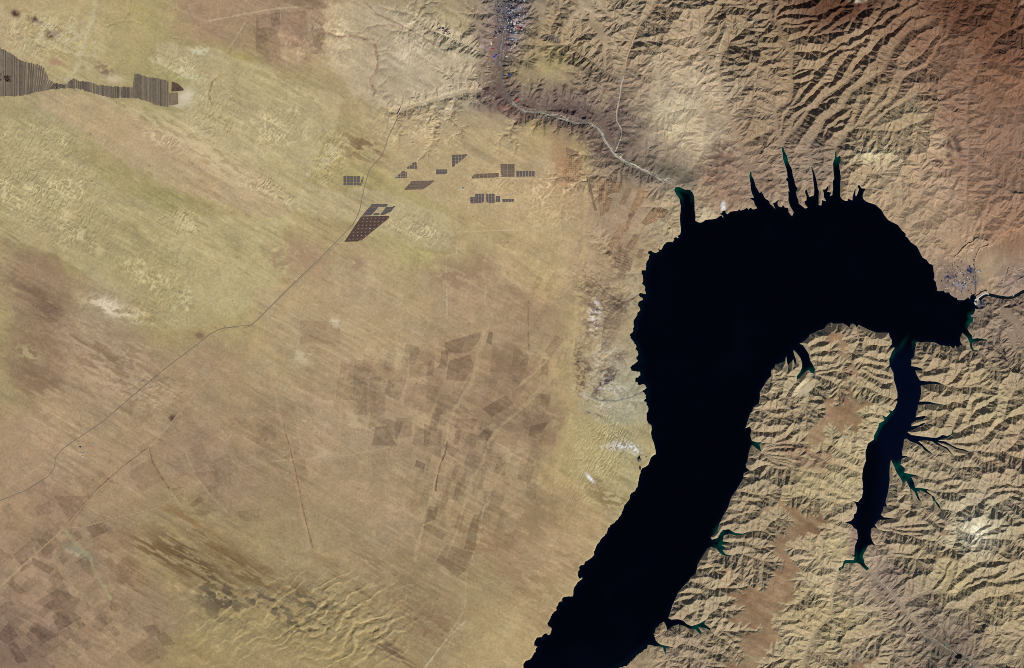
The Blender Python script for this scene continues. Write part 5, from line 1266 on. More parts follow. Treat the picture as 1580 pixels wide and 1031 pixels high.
FIELDS = """395,343|.90|pale brown field|203,452 390,462 385,560 205,560
395,343|.88|grey-brown speckled field|710,578 825,610 818,705 706,720
395,343|.80|dark brown wedge-shaped field|870,555 1040,505 1030,540 985,600 875,608
395,343|.72|small dark brown field|1075,505 1092,510 1088,568 1060,555
395,343|.80|dark brown field west of the wide wash|890,640 985,610 1005,665 960,735 876,725
395,343|.90|broad brown field|444,665 540,640 615,670 620,742 450,720
395,343|.88|tall narrow brown field|450,715 515,740 510,888 455,890 448,820
395,343|.86|square dark field|645,902 718,905 720,985 640,1000
395,343|.80|dark arched field|552,945 600,940 650,1030 535,1030
395,343|.84|dark lozenge field beside the wide wash|930,905 1022,910 1000,955 915,950
395,343|.76|very dark slanting field|1045,860 1150,800 1190,835 1085,900
395,343|.78|small dark diamond field|1062,950 1092,965 1070,1010 1025,990
395,343|.93|wide faint brown field|700,740 850,760 800,880 680,850
395,343|.88|narrow leaning brown field|850,790 900,800 880,880 820,890
395,343|.84|dark brown field|775,930 860,960 850,1030 775,1030
395,343|.96|warm tan field|520,745 620,750 630,885 520,880
395,343|.90|large brown field east of the wide wash|1092,560 1195,560 1190,700 1080,690
395,343|.86|small brown triangular field|395,640 440,665 385,705
395,343|1.06|pale sandy field|825,640 885,660 875,720 815,705
395,343|.95|faint field|1060,705 1120,715 1100,800 1040,850
395,343|.92|pale brown field|10,960 75,930 100,1000 40,1010
0,686|.84|dark brown field|0,870 40,820 85,880 30,925 0,900
0,686|.74|very dark brown field|35,925 70,910 130,1000 80,1010
0,686|.87|brown field|60,510 145,440 160,510 100,560
0,686|.84|dark field south of the track crossing|140,430 210,440 250,470 235,530 180,520
0,686|.78|dark slanting field|150,520 250,570 230,600 145,550
0,686|.84|wide dark brown field|165,730 265,665 370,715 345,770 230,760
0,686|.80|dark brown field|240,790 310,750 375,800 270,860
0,686|.80|dark striped field|130,850 160,820 270,880 200,915
0,686|.93|pale brown field|400,760 395,730 500,690 560,745 440,800
0,686|.86|dark pointed field|345,545 400,510 440,590 430,615
0,686|.84|small dark field|440,790 500,770 525,810 480,840
0,686|.84|narrow dark strip field|30,640 60,625 120,680 90,690
0,686|.82|small dark slanting field|870,280 920,240 940,255 895,290
0,686|.84|small dark field|900,300 965,310 950,340 905,320
0,686|.88|brown field by the track|785,205 845,195 850,240 830,270
0,686|.90|broad brown field|890,130 1000,120 1030,190 960,210
0,686|.80|dark speckled field|395,380 480,360 500,400 430,430
0,686|.86|brown field beside the wash|155,290 230,260 235,320 175,330
0,686|1.04|pale field|125,620 230,600 245,645 150,730
0,686|1.05|pale sandy field|20,565 60,520 110,570 40,620
0,686|1.04|pale field|500,860 600,800 680,880 590,950
0,686|.88|brown field|580,955 700,880 780,960 650,1030
0,686|.82|small dark field|720,880 760,865 810,920 750,930
0,686|.84|small brown field|655,840 720,830 740,870 690,890
0,686|.95|faint brown field|330,890 400,800 480,850 400,920
0,686|1.04|pale brown field|390,700 500,620 560,690 420,760
0,686|.90|brown field|1090,310 1195,300 1195,360 1110,350
0,686|.93|tan field at the frame edge|0,480 55,515 0,565
0,686|1.05|pale strip field|250,650 420,560 445,610 395,690 380,710
0,686|.90|brown field|590,130 700,60 760,160 650,220
0,686|.88|brown field east of the track|250,240 430,235 330,370
395,686|.70|very dark small square field|738,70 780,90 775,118 733,100
395,686|.80|dark brown field|795,285 840,290 830,345 760,370
395,686|.90|brown field|855,190 970,195 950,240 865,235
395,686|.80|long dark field|1000,320 1030,325 1010,490 952,480 985,380
395,686|.84|large dark brown field|880,460 1000,500 985,560 930,610 830,540
395,686|.84|dark brown field|770,380 800,365 890,410 855,440
395,686|.86|narrow brown strip field|935,320 960,330 945,390 915,385
395,686|.80|small dark brown field|860,2 885,0 935,25 905,60
395,686|.90|brown field|870,150 905,95 975,110 960,190 880,190
395,686|1.03|pale field|870,250 940,255 910,340 850,320
395,686|1.04|pale stippled field|800,410 860,440 840,500 760,510
395,686|.88|brown field|1050,220 1110,210 1080,250 1050,285
395,686|.92|brown field|690,270 740,230 790,260 720,320 685,300
790,343|.78|dark brown diamond field|85,940 170,920 120,1000 75,985
790,343|.92|brown field|110,980 205,940 200,1030 130,1030
790,343|.90|broad brown field|0,565 80,580 140,620 60,720 0,740
790,343|.86|brown leaning field|150,600 200,520 240,540 180,625
790,343|.82|upper dark field above the shore|425,435 505,450 495,500 420,490
790,343|.86|middle brown field above the shore|420,495 490,510 470,560 412,545
790,343|.80|lower dark field above the shore|412,550 465,562 440,600 410,590
790,343|.94|tan field|10,450 70,370 75,560 0,550
790,343|.95|broad tan field|80,360 230,400 180,560 80,560
790,343|.82|small dark brown field|125,790 180,795 170,850 140,850
790,343|.92|brown field|0,770 60,760 0,850
395,0|.87|broad brown stony plot|0,70 110,60 110,140 0,230
395,0|.90|brown stony plot|115,60 230,50 240,200 150,230 120,140
395,0|.93|tall faint plot|245,190 310,150 300,250 250,250
395,0|.86|broad brown stony plot by the frame top|110,0 330,0 360,80 240,45 110,55"""
FM = mat('field_soil', attr='albedo', noise=.08, scale=.01)
LMK = [('the highway bend', 86, 706), ('the salt dunes', 115, 860), ('the track crossing', 98, 815), ('the dune field', 480, 960), ('the red gully', 684, 720), ('the wide wash', 735, 560), ('the shore dunes', 930, 700),
       ('the solar farms', 600, 310), ('the lake shore', 990, 500), ('the canyon bridge', 617, 172), ('the white wells', 525, 498), ('the dark streaks', 300, 860), ('the salt spots', 510, 712), ('the bottom left corner', 10, 1010)]
def place_words(cx, cy):
    n, x, y = min(LMK, key=lambda l: (l[1] - cx) ** 2 + (l[2] - cy) ** 2)
    d = math.degrees(math.atan2(cy - y, cx - x)) % 360
    return ['east', 'south-east', 'south', 'south-west', 'west', 'north-west', 'north', 'north-east'][int((d + 22.5) // 45) % 8] + ' of ' + n
for fi, ln in enumerate(FIELDS.split('\n')):
    o_, f, lab, t = ln.split('|'); ox, oy = map(float, o_.split(',')); f = float(f)
    poly = [(ox + a / TCZ, oy + b / TCZ) for a, b in P2(t)]
    cx = sum(p[0] for p in poly) / len(poly); cy = sum(p[1] for p in poly) / len(poly)
    sd_ = int(cx * 7 + cy)
    ang = math.degrees(math.atan2(poly[1][1] - poly[0][1], poly[1][0] - poly[0][0]))
    def cf(x, y, f=f, sd_=sd_, ang=ang):
        u, v = rot(x, y, ang)
        k = f * (1 + .10 * (1 if f < .9 else .4) * fbm(x, y, 3.5, 3, sd_) + .05 * fbm(u / 6, v, 2.2, 2, sd_ + 3))
        c = gcol(x, y) * np.clip(k, .4, 1.2)[:, None] ** 1.4
        if f < 1: c = c * np.array([1, .975, .99 + .04 * (1 - f)])
        return c
    o = drape('field', poly, 1.0, 1.0 + .2 * (fi % 12), cf, FM)
    tag(o, lab + ', ' + place_words(cx, cy), 'field', 'fields on the plain', 'structure')

# irrigated strips in the north-west
def interp(pl, x):
    return float(np.interp(x, [p[0] for p in pl], [p[1] for p in pl]))
TA = P2("-20,62 0,72 7,76 20,84 33,93 45,96 60,99 68,103 72,112 76,122 88,128 106,129"); BA = P2("-20,150 0,150 20,150 40,148 50,145 60,142 80,140 93,138 106,138")
TB = P2("105,125 112,120 125,124 140,125 150,130 190,133 205,134 206,114 212,113 225,117 245,119 262,125"); BB = P2("105,137 120,138 150,147 175,153 190,152 210,153 225,157 240,163 259,167 262,166")
rs = random.Random(4)
def strip_field(poly, rgb, lab, seed):
    base = lin(rgb) / KLIT
    def cf(x, y): return base * np.clip(1 + .22 * fbm(x, y * .3, 1.6, 2, seed)[:, None] + .15 * fbm(x, y, 3, 2, seed + 5)[:, None], .5, 1.5)
    o = drape('field', poly, 1.5, 3, cf, FM)
    if o: tag(o, lab, 'field', 'narrow irrigated field strips', 'structure')
def strips(Tp, Bp, x0, x1, lab, slant, base):
    x = x0; k = 0
    while x < x1:
        w = rs.choice([2.2, 2.8, 3.4, 4.2]); g = rs.choice([.1, .15, .3, .45])
        s = slant(x)
        a, b = x, min(x + w - g, x1)
        ta, tb = interp(Tp, a + s), interp(Tp, b + s); ba, bb = interp(Bp, a), interp(Bp, b)
        j1, j2 = rs.uniform(0, 2.2), rs.uniform(0, 1.8); ta += j1; tb += j1; ba -= j2; bb -= j2
        if min(ba - ta, bb - tb) > 1.5:
            c = base + rs.uniform(-20, 14)
            strip_field([(a + s, ta + .3), (b + s, tb + .3), (b, bb - .3), (a, ba - .3)], (c, c * .905, c * .80), lab, k)
        x += w; k += 1
strips(TA, BA, -18, 105, 'narrow grey-brown farm strip in the western irrigated block', lambda x: max(0, (x - 30) * .16) * (x < 84), 118)
strips(TB, BB, 105, 260, 'narrow grey-brown farm strip in the eastern irrigated block', lambda x: 0, 116)
strip_field(P2("265,126 274,129 284,138 282,140 264.5,141.5"), (96, 76, 66), 'dark reddish burnt field beside the pale fan tip', 91)
strip_field(P2("260.5,144 274.5,143 275.5,161 261,163"), (132, 116, 98), 'square grey field inside the pale fan', 92)
strip_field(P2("6,117 12,115.5 17,117 17,127 8,126.5"), (96, 62, 52), 'small dark red square field in the western irrigated block', 93)
strip_field(P2("-4,114 3,113.5 3,124.5 -4,125"), (72, 62, 68), 'small blackish field at the left frame edge', 94)

# plantations: planted rows nobody could count
def orchard(t, rgb, ang, pitch, lab, cross=0):
    poly = [(860 + a / 5.155, 220 + b / 5.155) for a, b in P2(t)]; base = (.55 * lin(rgb) * np.array([.94, 1, 1.04]) + .45 * lin((176, 154, 122))) / KLIT; seed = int(poly[0][0])
    def cf(x, y):
        u, v = rot(x, y, ang)
        s = sstep(.30, .05, np.abs(v / pitch % 1 - .5) * 1.0)
        if cross: s = np.maximum(s, sstep(.26, .05, np.abs(u / cross % 1 - .5)))
        k = 1 - .30 * s + .34 * fbm(x, y, 4, 3, seed) + .12 * fbm(x, y, 1.5, 1, seed)
        return base * k[:, None] * np.array([1, .96, .94]) ** s[:, None]
    o = drape('plantation', poly, .62, 3.5, cf, FM)
    tag(o, lab, 'plantation', 'planted rows by the river terrace', 'stuff')
orchard("78,90 205,150 185,300 70,325", (186, 146, 108), 1, 3.2, 'reddish plantation laid out in a square grid west of the others', 3.4)
orchard("70,40 175,80 172,118 66,92", (128, 98, 78), 22, 2.6, 'dark brown slanting plot capping the gridded plantation')
orchard("225,265 250,275 315,540 295,545", (136, 104, 80), 80, 3, 'long thin brown plantation running south from the terrace edge')
orchard("310,310 420,290 410,400 370,580 342,585", (158, 122, 94), 88, 2.8, 'tapering brown plantation with fine upright rows')
orchard("440,300 520,320 490,400 410,400", (144, 110, 86), 5, 2.8, 'small square brown plantation below the terrace edge', 3)
orchard("400,430 445,450 400,560 375,560", (148, 116, 90), 20, 3, 'small narrow brown plantation between two pale washes')
orchard("560,340 605,350 530,500 490,490", (150, 118, 92), 30, 3, 'leaning brown plantation west of the striped one')
orchard("655,345 720,400 660,510 610,560 580,540", (172, 132, 98), 32, 2.6, 'striped reddish plantation with bold cross rows')
orchard("500,660 575,610 590,650 440,850 395,820", (166, 128, 98), 25, 2.5, 'long leaning ladder-like plantation with cross rows')
orchard("555,580 600,545 625,560 580,620", (118, 86, 70), 25, 2.4, 'dark brown plot joining two striped plantations')
orchard("750,530 830,510 790,630 700,660 670,640", (158, 120, 90), 35, 2.6, 'broad brown plantation nearest the lake head')
orchard("610,730 660,740 600,860 540,840", (140, 106, 84), 30, 3, 'ragged brown plantation above the shore')
orchard("380,880 400,850 440,880 415,905", (112, 82, 68), 20, 3, 'small dark brown plot at the ladder-like plantation foot')
orchard("470,880 520,860 600,930 580,1030 450,990", (134, 104, 86), 20, 4, 'wide dark mottled plantation south of the others')
orchard("650,850 690,850 665,930 632,920", (130, 102, 82), 20, 3, 'small dark plantation beside the pale shore bluff')
orchard("830,520 890,540 850,600 800,600", (132, 102, 80), 60, 3, 'small brown plantation at the inlet edge')

# ---------------------------------------------------------------- solar farms
PM = {k: mat('solar_panel_' + k, lin(c) / KLIT, rough=.55, noise=.10, scale=.02, spec=.25) for k, c in
      dict(blue=(104, 96, 96), brown=(96, 76, 68), grey=(122, 106, 94)).items()}
HUT = mat('concrete_hut', (.40, .36, .31), noise=.05)
def solar(poly, u, v, gap, key, label, huts=False, off=(0, 0), holes=()):
    """poly in photo px; u,v lattice vectors of a block"""
    poly = P2(poly); cx = sum(p[0] for p in poly) / len(poly); cy = sum(p[1] for p in poly) / len(poly)
    z0 = float(hz(cx, cy)); loc = (float(wx(cx)), float(wy(cy)), z0)
    root = tag(empty('solar_farm', loc), label, 'solar farm', 'solar farms on the desert plain')
    x0, y0 = poly[0][0] + off[0], poly[0][1] + off[1]; n = 0
    det = u[0] * v[1] - u[1] * v[0]
    R = range(-14, 34)
    gu = gap / math.hypot(*u) / 2; gv = gap / math.hypot(*v) / 2
    for i in R:
        for j in R:
            q = lambda a, b: (x0 + u[0] * a + v[0] * b, y0 + u[1] * a + v[1] * b)
            c = [q(i + gu, j + gv), q(i + 1 - gu, j + gv), q(i + 1 - gu, j + 1 - gv), q(i + gu, j + 1 - gv)]
            m = q(i + .5, j + .5)
            if any(clip_hit(m, h) for h in holes): continue
            r = clip_convex(c, list(poly))
            if len(r) < 3: continue
            A = abs(sum(r[k - 1][0] * r[k][1] - r[k][0] * r[k - 1][1] for k in range(len(r)))) / 2
            if A < .35 * abs(det) * .3 or n >= 100: continue
            n += 1
            P = np.array(r); zt = hz(P[:, 0], P[:, 1]) + 10; zb = zt - 7; k = len(r)
            V = np.concatenate([np.stack([wx(P[:, 0]), wy(P[:, 1]), zt], -1), np.stack([wx(P[:, 0]), wy(P[:, 1]), zb], -1)])
            F = [list(range(k))] + [[a, a + k, (a + 1) % k + k, (a + 1) % k] for a in range(k)] + [list(range(2 * k - 1, k - 1, -1))]
            a_, b_, c_ = V[0], V[1], V[2]
            if np.cross(b_ - a_, c_ - a_)[2] < 0: F = [f[::-1] for f in F]
            mesh_obj('panel_block', V, F, PM[key], root, loc=loc).location = (0, 0, 0)
            if huts and A > .8 * abs(det):
                hx, hy = q(i + .5, j + .5); s = 18; zz = float(hz(hx, hy)) + 11; X, Y = float(wx(hx)), float(wy(hy))
                V = [(X - s, Y - s, zz), (X + s, Y - s, zz), (X + s, Y + s, zz), (X - s, Y + s, zz), (X - s, Y - s, zz + 6), (X + s, Y - s, zz + 6), (X + s, Y + s, zz + 6), (X - s, Y + s, zz + 6), (X - s, Y, zz + 10), (X + s, Y, zz + 10)]
                F = [[0, 1, 5, 4], [2, 3, 7, 6], [3, 0, 4, 8, 7], [1, 2, 6, 9, 5], [4, 5, 9, 8], [6, 7, 8, 9], [3, 2, 1, 0]]
                mesh_obj('inverter_hut', V, F, HUT, root, loc=loc).location = (0, 0, 0)
    return root
def clip_hit(p, h): return len(clip_convex([(p[0], p[1]), (p[0] + .01, p[1]), (p[0], p[1] + .01)], P2(h))) >= 3
solar("529.8,272.2 556.5,272.2 554.3,286.2 529.8,286", (5.2, 0), (0, 4.8), .8, 'blue', 'grey rectangular solar farm of upright blocks, farthest left, beside the highway', off=(0, 0))
solar("559.5,272.5 562.5,272 557.8,287.5 554.2,287.5", (2, 0), (-.6, 4.8), .7, 'blue', 'narrow leaning sliver of solar blocks touching the highway')
solar("640,250 642.5,250.5 644,260.8 625.3,261.5", (4, 0), (0, 5.5), .7, 'blue', 'small triangular solar farm with a rounded top')
solar("622,264 628,266.5 627.8,275 609.5,275.3", (4.2, 0), (0, 4.4), .7, 'blue', 'pointed solar farm just below the rounded triangular one')
solar("697.5,239.2 721.7,238.2 718,243 713,247 705,254 701,257.5 698,257.7", (5, -.2), (0, 4.7), .7, 'blue', 'wedge-shaped solar farm with its point down, topmost right of the highway')
solar("673,261.7 690,261 690.2,266.5 687,269 673,269.3", (4.6, 0), (0, 4), .7, 'blue', 'smallest solitary solar farm, a short dark rectangle')
solar("635,280 674.3,278.7 665,284.5 657.5,292.3 624.2,293.3", (6, -.2), (-3, 4.6), .6, 'grey', 'leaning parallelogram solar farm with pale grid lines')
solar("734,269 771,267 771,273 765,274.3 725.5,276", (6, -.3), (0, 3.5), .6, 'grey', 'long thin solar farm tapering to a point at its left end')
solar("772.3,253.7 795,253.2 795,273 778,273.3 772.3,270", (5.5, 0), (0, 4.9), .6, 'grey', 'tall square solar farm towering over the row beside it')
solar("796.5,264.3 825,264 825,272.5 796.5,273", (4.8, 0), (0, 9.5), .9, 'blue', 'short wide solar farm of five upright blocks at the row end')
solar("725.7,304 733,303.5 733,299.2 747.7,299.2 747.7,313.6 726,314.4", (4.8, 0), (0, 5), .6, 'blue', 'stepped solar farm, left half of the lower pair') if 0 else None
solar("725.7,304.2 732.8,303.8 732.8,314.2 726,314.4", (4.8, 0), (0, 5), .6, 'blue', 'low narrow solar farm at the left end of the lower row')
solar("733.2,299.2 747.7,299 747.7,311 743,314 733.2,314.2", (4.8, 0), (0, 5), .6, 'blue', 'taller square solar farm second in the lower row')
solar("749.2,299.2 764.3,298.5 764.3,302.5 771.8,302.5 771.8,313 753,313.6 749.2,309", (4.8, 0), (0, 4.8), .6, 'blue', 'wide dark solar farm in the middle of the lower row') if 0 else None
solar("749.2,299.2 764.3,298.5 764.3,313.2 753,313.6 749.2,309", (4.8, 0), (0, 4.8), .6, 'blue', 'wide dark solar farm third in the lower row')
solar("764.8,302.5 771.8,302.5 771.8,313 764.8,313.2", (3.6, 0), (0, 5), .6, 'blue', 'narrow lower solar farm stuck to the wide dark one')
solar("775,307.3 796,306.3 792,311.5 775,312.6", (4.6, 0), (0, 5.4), .8, 'blue', 'thin solar farm at the right end of the lower row')
solar("573.3,315.2 599,315 596,319.5 570,320", (4.8, 0), (-2.6, 4.6), .6, 'blue', 'top bar of the hollow solar frame above the big brown one')
solar("570,320.2 584,320 572.5,332.6 559,333", (4.8, 0), (-4, 4.4), .6, 'blue', 'left limb of the hollow solar frame above the big brown one')
solar("596,319.6 610,318.3 603,327 591,332 586,332", (4.8, 0), (-3.4, 4.4), .6, 'blue', 'right limb of the hollow solar frame above the big brown one')
solar("579,329 586,328.6 585,332.2 575.5,332.4", (3.6, 0), (-2, 3.6), .6, 'blue', 'short lower bar closing the hollow solar frame')
solar("557.8,334.3 602.6,333 600.5,336.5 556,372.5 531.5,373.4", (6.1, -.1), (-.6, 5.3), .28, 'brown', 'largest solar farm, dark brown slanting wedge dotted with pale huts', huts=True)
solar("834.5,56.5 841,54 848,54.5 848,61.5 834.8,60.5", (3, 0), (0, 4), .6, 'blue', 'grey solar patch on the terrace east of the town, left piece')
solar("848.8,55 858,56 863.5,62 864,68.5 857,66 848.8,62", (3, 0), (.5, 4), .6, 'blue', 'grey solar patch on the terrace east of the town, right piece')

# ---------------------------------------------------------------- buildings
WALL = mat('building_wall', (.42, .38, .33), noise=.08, scale=.03)
def roofm(key, c): return mat('roof_' + key, lin(c) / KLIT, noise=.10, scale=.03)
ROOFS = dict(blue=roofm('blue', (52, 58, 104)), bright=roofm('bright', (50, 66, 210)), navy=roofm('navy', (48, 58, 92)), red=roofm('red', (196, 92, 86)), grey=roofm('grey', (118, 116, 124)),
             white=roofm('white', (214, 208, 196)), brown=roofm('brown', (104, 82, 74)), pale=roofm('pale', (196, 182, 164)), dark=roofm('dark', (58, 54, 60)), light=roofm('light', (150, 175, 215)))
def house_geo(w, d, h):
    w /= 2; d /= 2; e = 1.5; r = min(w, d) * .28
    Vw = [(-w, -d, -12), (w, -d, -12), (w, d, -12), (-w, d, -12), (-w, -d, h), (w, -d, h), (w, d, h), (-w, d, h), (-w, 0, h + r), (w, 0, h + r)]
    Fw = [[0, 1, 5, 4], [2, 3, 7, 6], [3, 0, 4, 8, 7], [1, 2, 6, 9, 5]]
    k = e
    Vr = [(-w - k, -d - k, h - .3), (w + k, -d - k, h - .3), (w + k, 0, h + r + .9), (-w - k, 0, h + r + .9), (w + k, d + k, h - .3), (-w - k, d + k, h - .3),
          (-w - k, -d - k, h + .6), (w + k, -d - k, h + .6), (w + k, 0, h + r + 1.8), (-w - k, 0, h + r + 1.8), (w + k, d + k, h + .6), (-w - k, d + k, h + .6)]
    Fr = [[6, 7, 8, 9], [9, 8, 10, 11], [1, 0, 3, 2], [2, 3, 5, 4], [0, 1, 7, 6], [4, 5, 11, 10], [0, 6, 9, 3], [3, 9, 11, 5], [1, 2, 8, 7], [2, 4, 10, 8]]
    return Vw, Fw, Vr, Fr
def big_building(x, y, w, d, ang, key, h, label, group=None):
    loc = (float(wx(x)), float(wy(y)), float(hz(x, y)) + 3)
    r = tag(empty('building', loc), label, 'building', group); r.rotation_euler.z = math.radians(ang)
    Vw, Fw, Vr, Fr = house_geo(w * S, d * S, h)
    mesh_obj('wall', Vw, Fw, WALL, r); mesh_obj('roof', Vr, Fr, ROOFS[key], r)
    return r
_bm = {}
def small_building(x, y, w, d, ang, key, h, label, group):
    kk = (w, d, key, h)
    if kk not in _bm:
        Vw, Fw, Vr, Fr = house_geo(w * S, d * S, h)
        me = bpy.data.meshes.new('building'); me.from_pydata([*Vw, *Vr], [], Fw + [[a + len(Vw) for a in f] for f in Fr])
        me.materials.append(WALL); me.materials.append(ROOFS[key])
        me.polygons.foreach_set('material_index', [0] * len(Fw) + [1] * len(Fr)); me.update(); _bm[kk] = me
    o = bpy.data.objects.new('building', _bm[kk]); col.objects.link(o)
    o.location = (float(wx(x)), float(wy(y)), float(hz(x, y)) + 3); o.rotation_euler.z = math.radians(ang)
    return tag(o, label, 'building', group)
BIG = [(683.6, 43.8, 4.4, 2.6, -20, 'blue', 'largest blue-roofed shed at the top of the isolated shed cluster'), (686.4, 46.8, 3.6, 1.4, -15, 'red', 'red-roofed shed inside the isolated blue shed cluster'),
 (683.2, 47.4, 2, 1.2, 0, 'navy', 'dark blue shed at the left edge of the isolated shed cluster'), (685.4, 51.8, 2.2, 1.4, 30, 'blue', 'small blue shed at the bottom of the isolated shed cluster'), (689, 49.2, 3, 1.3, -20, 'navy', 'dark blue shed in the middle of the isolated shed cluster'),
 (692.4, 49.4, 2.4, 1.2, -25, 'blue', 'blue shed upper right in the isolated shed cluster'), (693.4, 51.8, 2.2, 1.4, -20, 'dark', 'blackish shed at the right end of the isolated shed cluster'), (691.4, 53, 2, 1.2, -20, 'blue', 'blue shed lower right in the isolated shed cluster'),
 (736, 71, 2.6, 2, 0, 'blue', 'lone dark blue building on the slope west of the town'), (745.6, 72, 2.8, 2.4, -20, 'light', 'pale blue building beside the pale road west of the town'),
 (757, 76.6, 2.8, 1.6, 10, 'red', 'left one of the two red-roofed buildings by the town gate'), (761, 75.6, 2.8, 1.5, 10, 'red', 'right one of the two red-roofed buildings by the town gate'),
 (765, 85.6, 2.4, 2.2, -10, 'bright', 'upper bright blue-roofed building south of the town'), (763.2, 88.2, 2.6, 2, -10, 'bright', 'lower bright blue-roofed building south of the town'),
 (793.8, 36.6, 4, 5, 10, 'white', 'big white-roofed hall in the east of the town'), (798.4, 40.4, 5, 2, 20, 'red', 'upper red-roofed hall east of the big white hall'), (801, 44, 4.6, 2, -35, 'red', 'lower red-roofed hall east of the big white hall'), (805, 45.6, 3, 2.2, 10, 'pale', 'pale building at the end of the red-roofed halls'),
 (790.6, 60.4, 3.2, 2.4, 20, 'light', 'pale blue-roofed building in the south-east of the town'), (758, 66.5, 2.4, 5, 0, 'white', 'tall narrow white building south-west of the town'), (794.6, 69.5, 2.4, 4, 5, 'pale', 'narrow cream building at the town east edge'),
 (781.8, 87.2, 3, 2.4, -20, 'white', 'white building between the fields south of the town'), (771.6, 49.6, 4, 2.8, -10, 'dark', 'blackish building beside the river in the town centre'), (765.6, 51.8, 3, 2.4, 0, 'navy', 'dark blue-green building west of the blackish one'),
 (786.2, 116.2, 2, 3, 0, 'bright', 'lone bright blue building on the sandy slope south of the town'), (798.2, 154, 3, 4, 0, 'red', 'dull red building in the irrigated valley bend'), (815.2, 177, 2, 2, 0, 'red', 'tiny bright red building on the riverbed bank'),
 (789.2, 18.6, 2.4, 2, 0, 'light', 'light blue-roofed building in the town north'), (808.4, 1.6, 2.8, 2.2, 10, 'white', 'white building at the top edge of the town'), (786, 19.8, 2, 2, 0, 'white', 'white building in the town north'),
 (124, 689.6, 2.4, 2, -30, 'blue', 'blue-roofed building in the plain hamlet'), (128.8, 699.6, 2.6, 1.6, 20, 'light', 'pale blue-roofed building in the plain hamlet'), (127, 704.6, 2, 2, 0, 'white', 'white building at the foot of the plain hamlet'), (145, 686, 2.2, 1.2, 0, 'light', 'pale blue building just east of the plain hamlet'), (121.4, 686.6, 1.8, 1, 0, 'white', 'white building at the top of the plain hamlet'),
 (633.6, 216, 1.8, 1.4, 0, 'white', 'upper pale hut east of the highway canyon bridge'), (637, 221, 2.6, 1.6, 20, 'pale', 'lower pale yard east of the highway canyon bridge'), (715, 291.2, 3.2, 2, 15, 'light', 'pale grey substation between the two solar rows'),
 (570.8, 352.6, 2, 1.8, 0, 'light', 'pale hut at the edge of the big brown solar farm'), (776, 273.6, 4, 1.6, 0, 'pale', 'pale substation below the tall square solar farm'), (751, 313, 3, 1.5, 0, 'pale', 'pale substation in the gap of the lower solar row'),
 (617.4, 170.8, 1.8, 1.6, 10, 'light', 'pale station building at the canyon bridge'), (1500, 385.6, 2.2, 3.4, 0, 'white', 'lone white building on the plateau north of the dam town'), (1097.6, 256, 1.8, 1.8, 0, 'blue', 'lone blue building on the dark shore fan'),
 (1496.4, 411.6, 2, 3, 15, 'blue', 'upper deep blue building of the dam town blue block'), (1494.6, 418, 3.4, 3, -10, 'blue', 'large deep blue building in the dam town centre'), (1498, 420.4, 2.6, 2.4, 10, 'navy', 'navy building beside the large deep blue one'), (1498.4, 415, 1.6, 2.4, 10, 'navy', 'small navy building between the deep blue ones'),
 (1462.6, 427.4, 3.6, 2.4, 10, 'blue', 'deep blue building in the west of the dam town'), (1508.6, 419, 2.4, 1.8, 30, 'light', 'pale blue building east of the dam town road'), (1514.6, 468.6, 2.4, 4, -15, 'navy', 'navy yard building on the bank south of the dam'), (1520, 466, 3, 2.6, 20, 'grey', 'grey yard building on the bank south of the dam'),
 (1493, 427.6, 2, 1.6, 0, 'white', 'small white building in the dam town middle'), (1485, 438, 5, 2.4, 25, 'grey', 'long grey building in the dam town south')]
for x, y, w, d, a, k, lab in BIG: big_building(x, y, w, d, a, k, 9 if max(w, d) < 3 else 12, lab)
rb = random.Random(11)
def clear(x, y, L, r):
    return all((x - a) ** 2 + (y - b) ** 2 > r * r for a, b in L)
USED = [(b[0], b[1]) for b in BIG]
TLM = [('the big white hall', 793.8, 36.6), ('the light blue town roof', 789.2, 18.6), ('the topmost white building', 808.4, 1.6), ('the blackish river building', 771.6, 49.6), ('the tall white building', 758, 66.5), ('the red roofs at the town gate', 759, 76),
       ('the bright blue pair', 764, 87), ('the pale blue roof', 790.6, 60.4), ('the lone bright blue building', 786.2, 116.2), ('the river at the frame top', 779, -3), ('the town street north end', 768, 5), ('the town street bend', 768, 28), ('the dull red building', 798, 154),
       ('the tiny bright red building', 815, 177), ('the dark pond', 901, 182), ('the river fork', 932, 215), ('the side stream', 955, 160), ('the twin soil patches', 855, 133),
       ('the large deep blue building', 1494.6, 418), ('the western deep blue building', 1462.6, 427.4), ('the long grey building', 1485, 438), ('the small white building', 1493, 427.6), ('the dam', 1507, 465), ('the town shore corner', 1446, 440), ('the southern shore', 1470, 458), ('the upper deep blue building', 1496, 411)]
def cluster(n, fn, keys, sizes, lab, group, r=1.5, ang=lambda: rb.choice([0, 10, 80, 90, -10])):
    k = t = 0
    while k < n and t < n * 60:
        t += 1; x, y = fn()
        if not clear(x, y, USED, r): continue
        USED.append((x, y)); k += 1
        w, d = rb.choice(sizes)
        key = rb.choice(keys)
        cn = {'navy': 'dark blue', 'light': 'pale blue', 'bright': 'bright blue', 'dark': 'blackish'}.get(key, key)
        n_, lx, ly = min(TLM, key=lambda l: (l[1] - x) ** 2 + (l[2] - y) ** 2); dd = math.hypot(x - lx, y - ly)
        di = ['east', 'south-east', 'south', 'south-west', 'west', 'north-west', 'north', 'north-east'][int((math.degrees(math.atan2(y - ly, x - lx)) % 360 + 22.5) // 45) % 8]
        sz = 'long' if max(w, d) > 2.1 else 'narrow' if d > w else 'square' if w == d else 'small'
        small_building(x, y, w, d, ang(), key, 8, '%s %s %s %s %s of %s' % (sz, cn, lab, 'just' if dd < 4 else 'some way' if dd < 9 else 'well', di, n_), group)
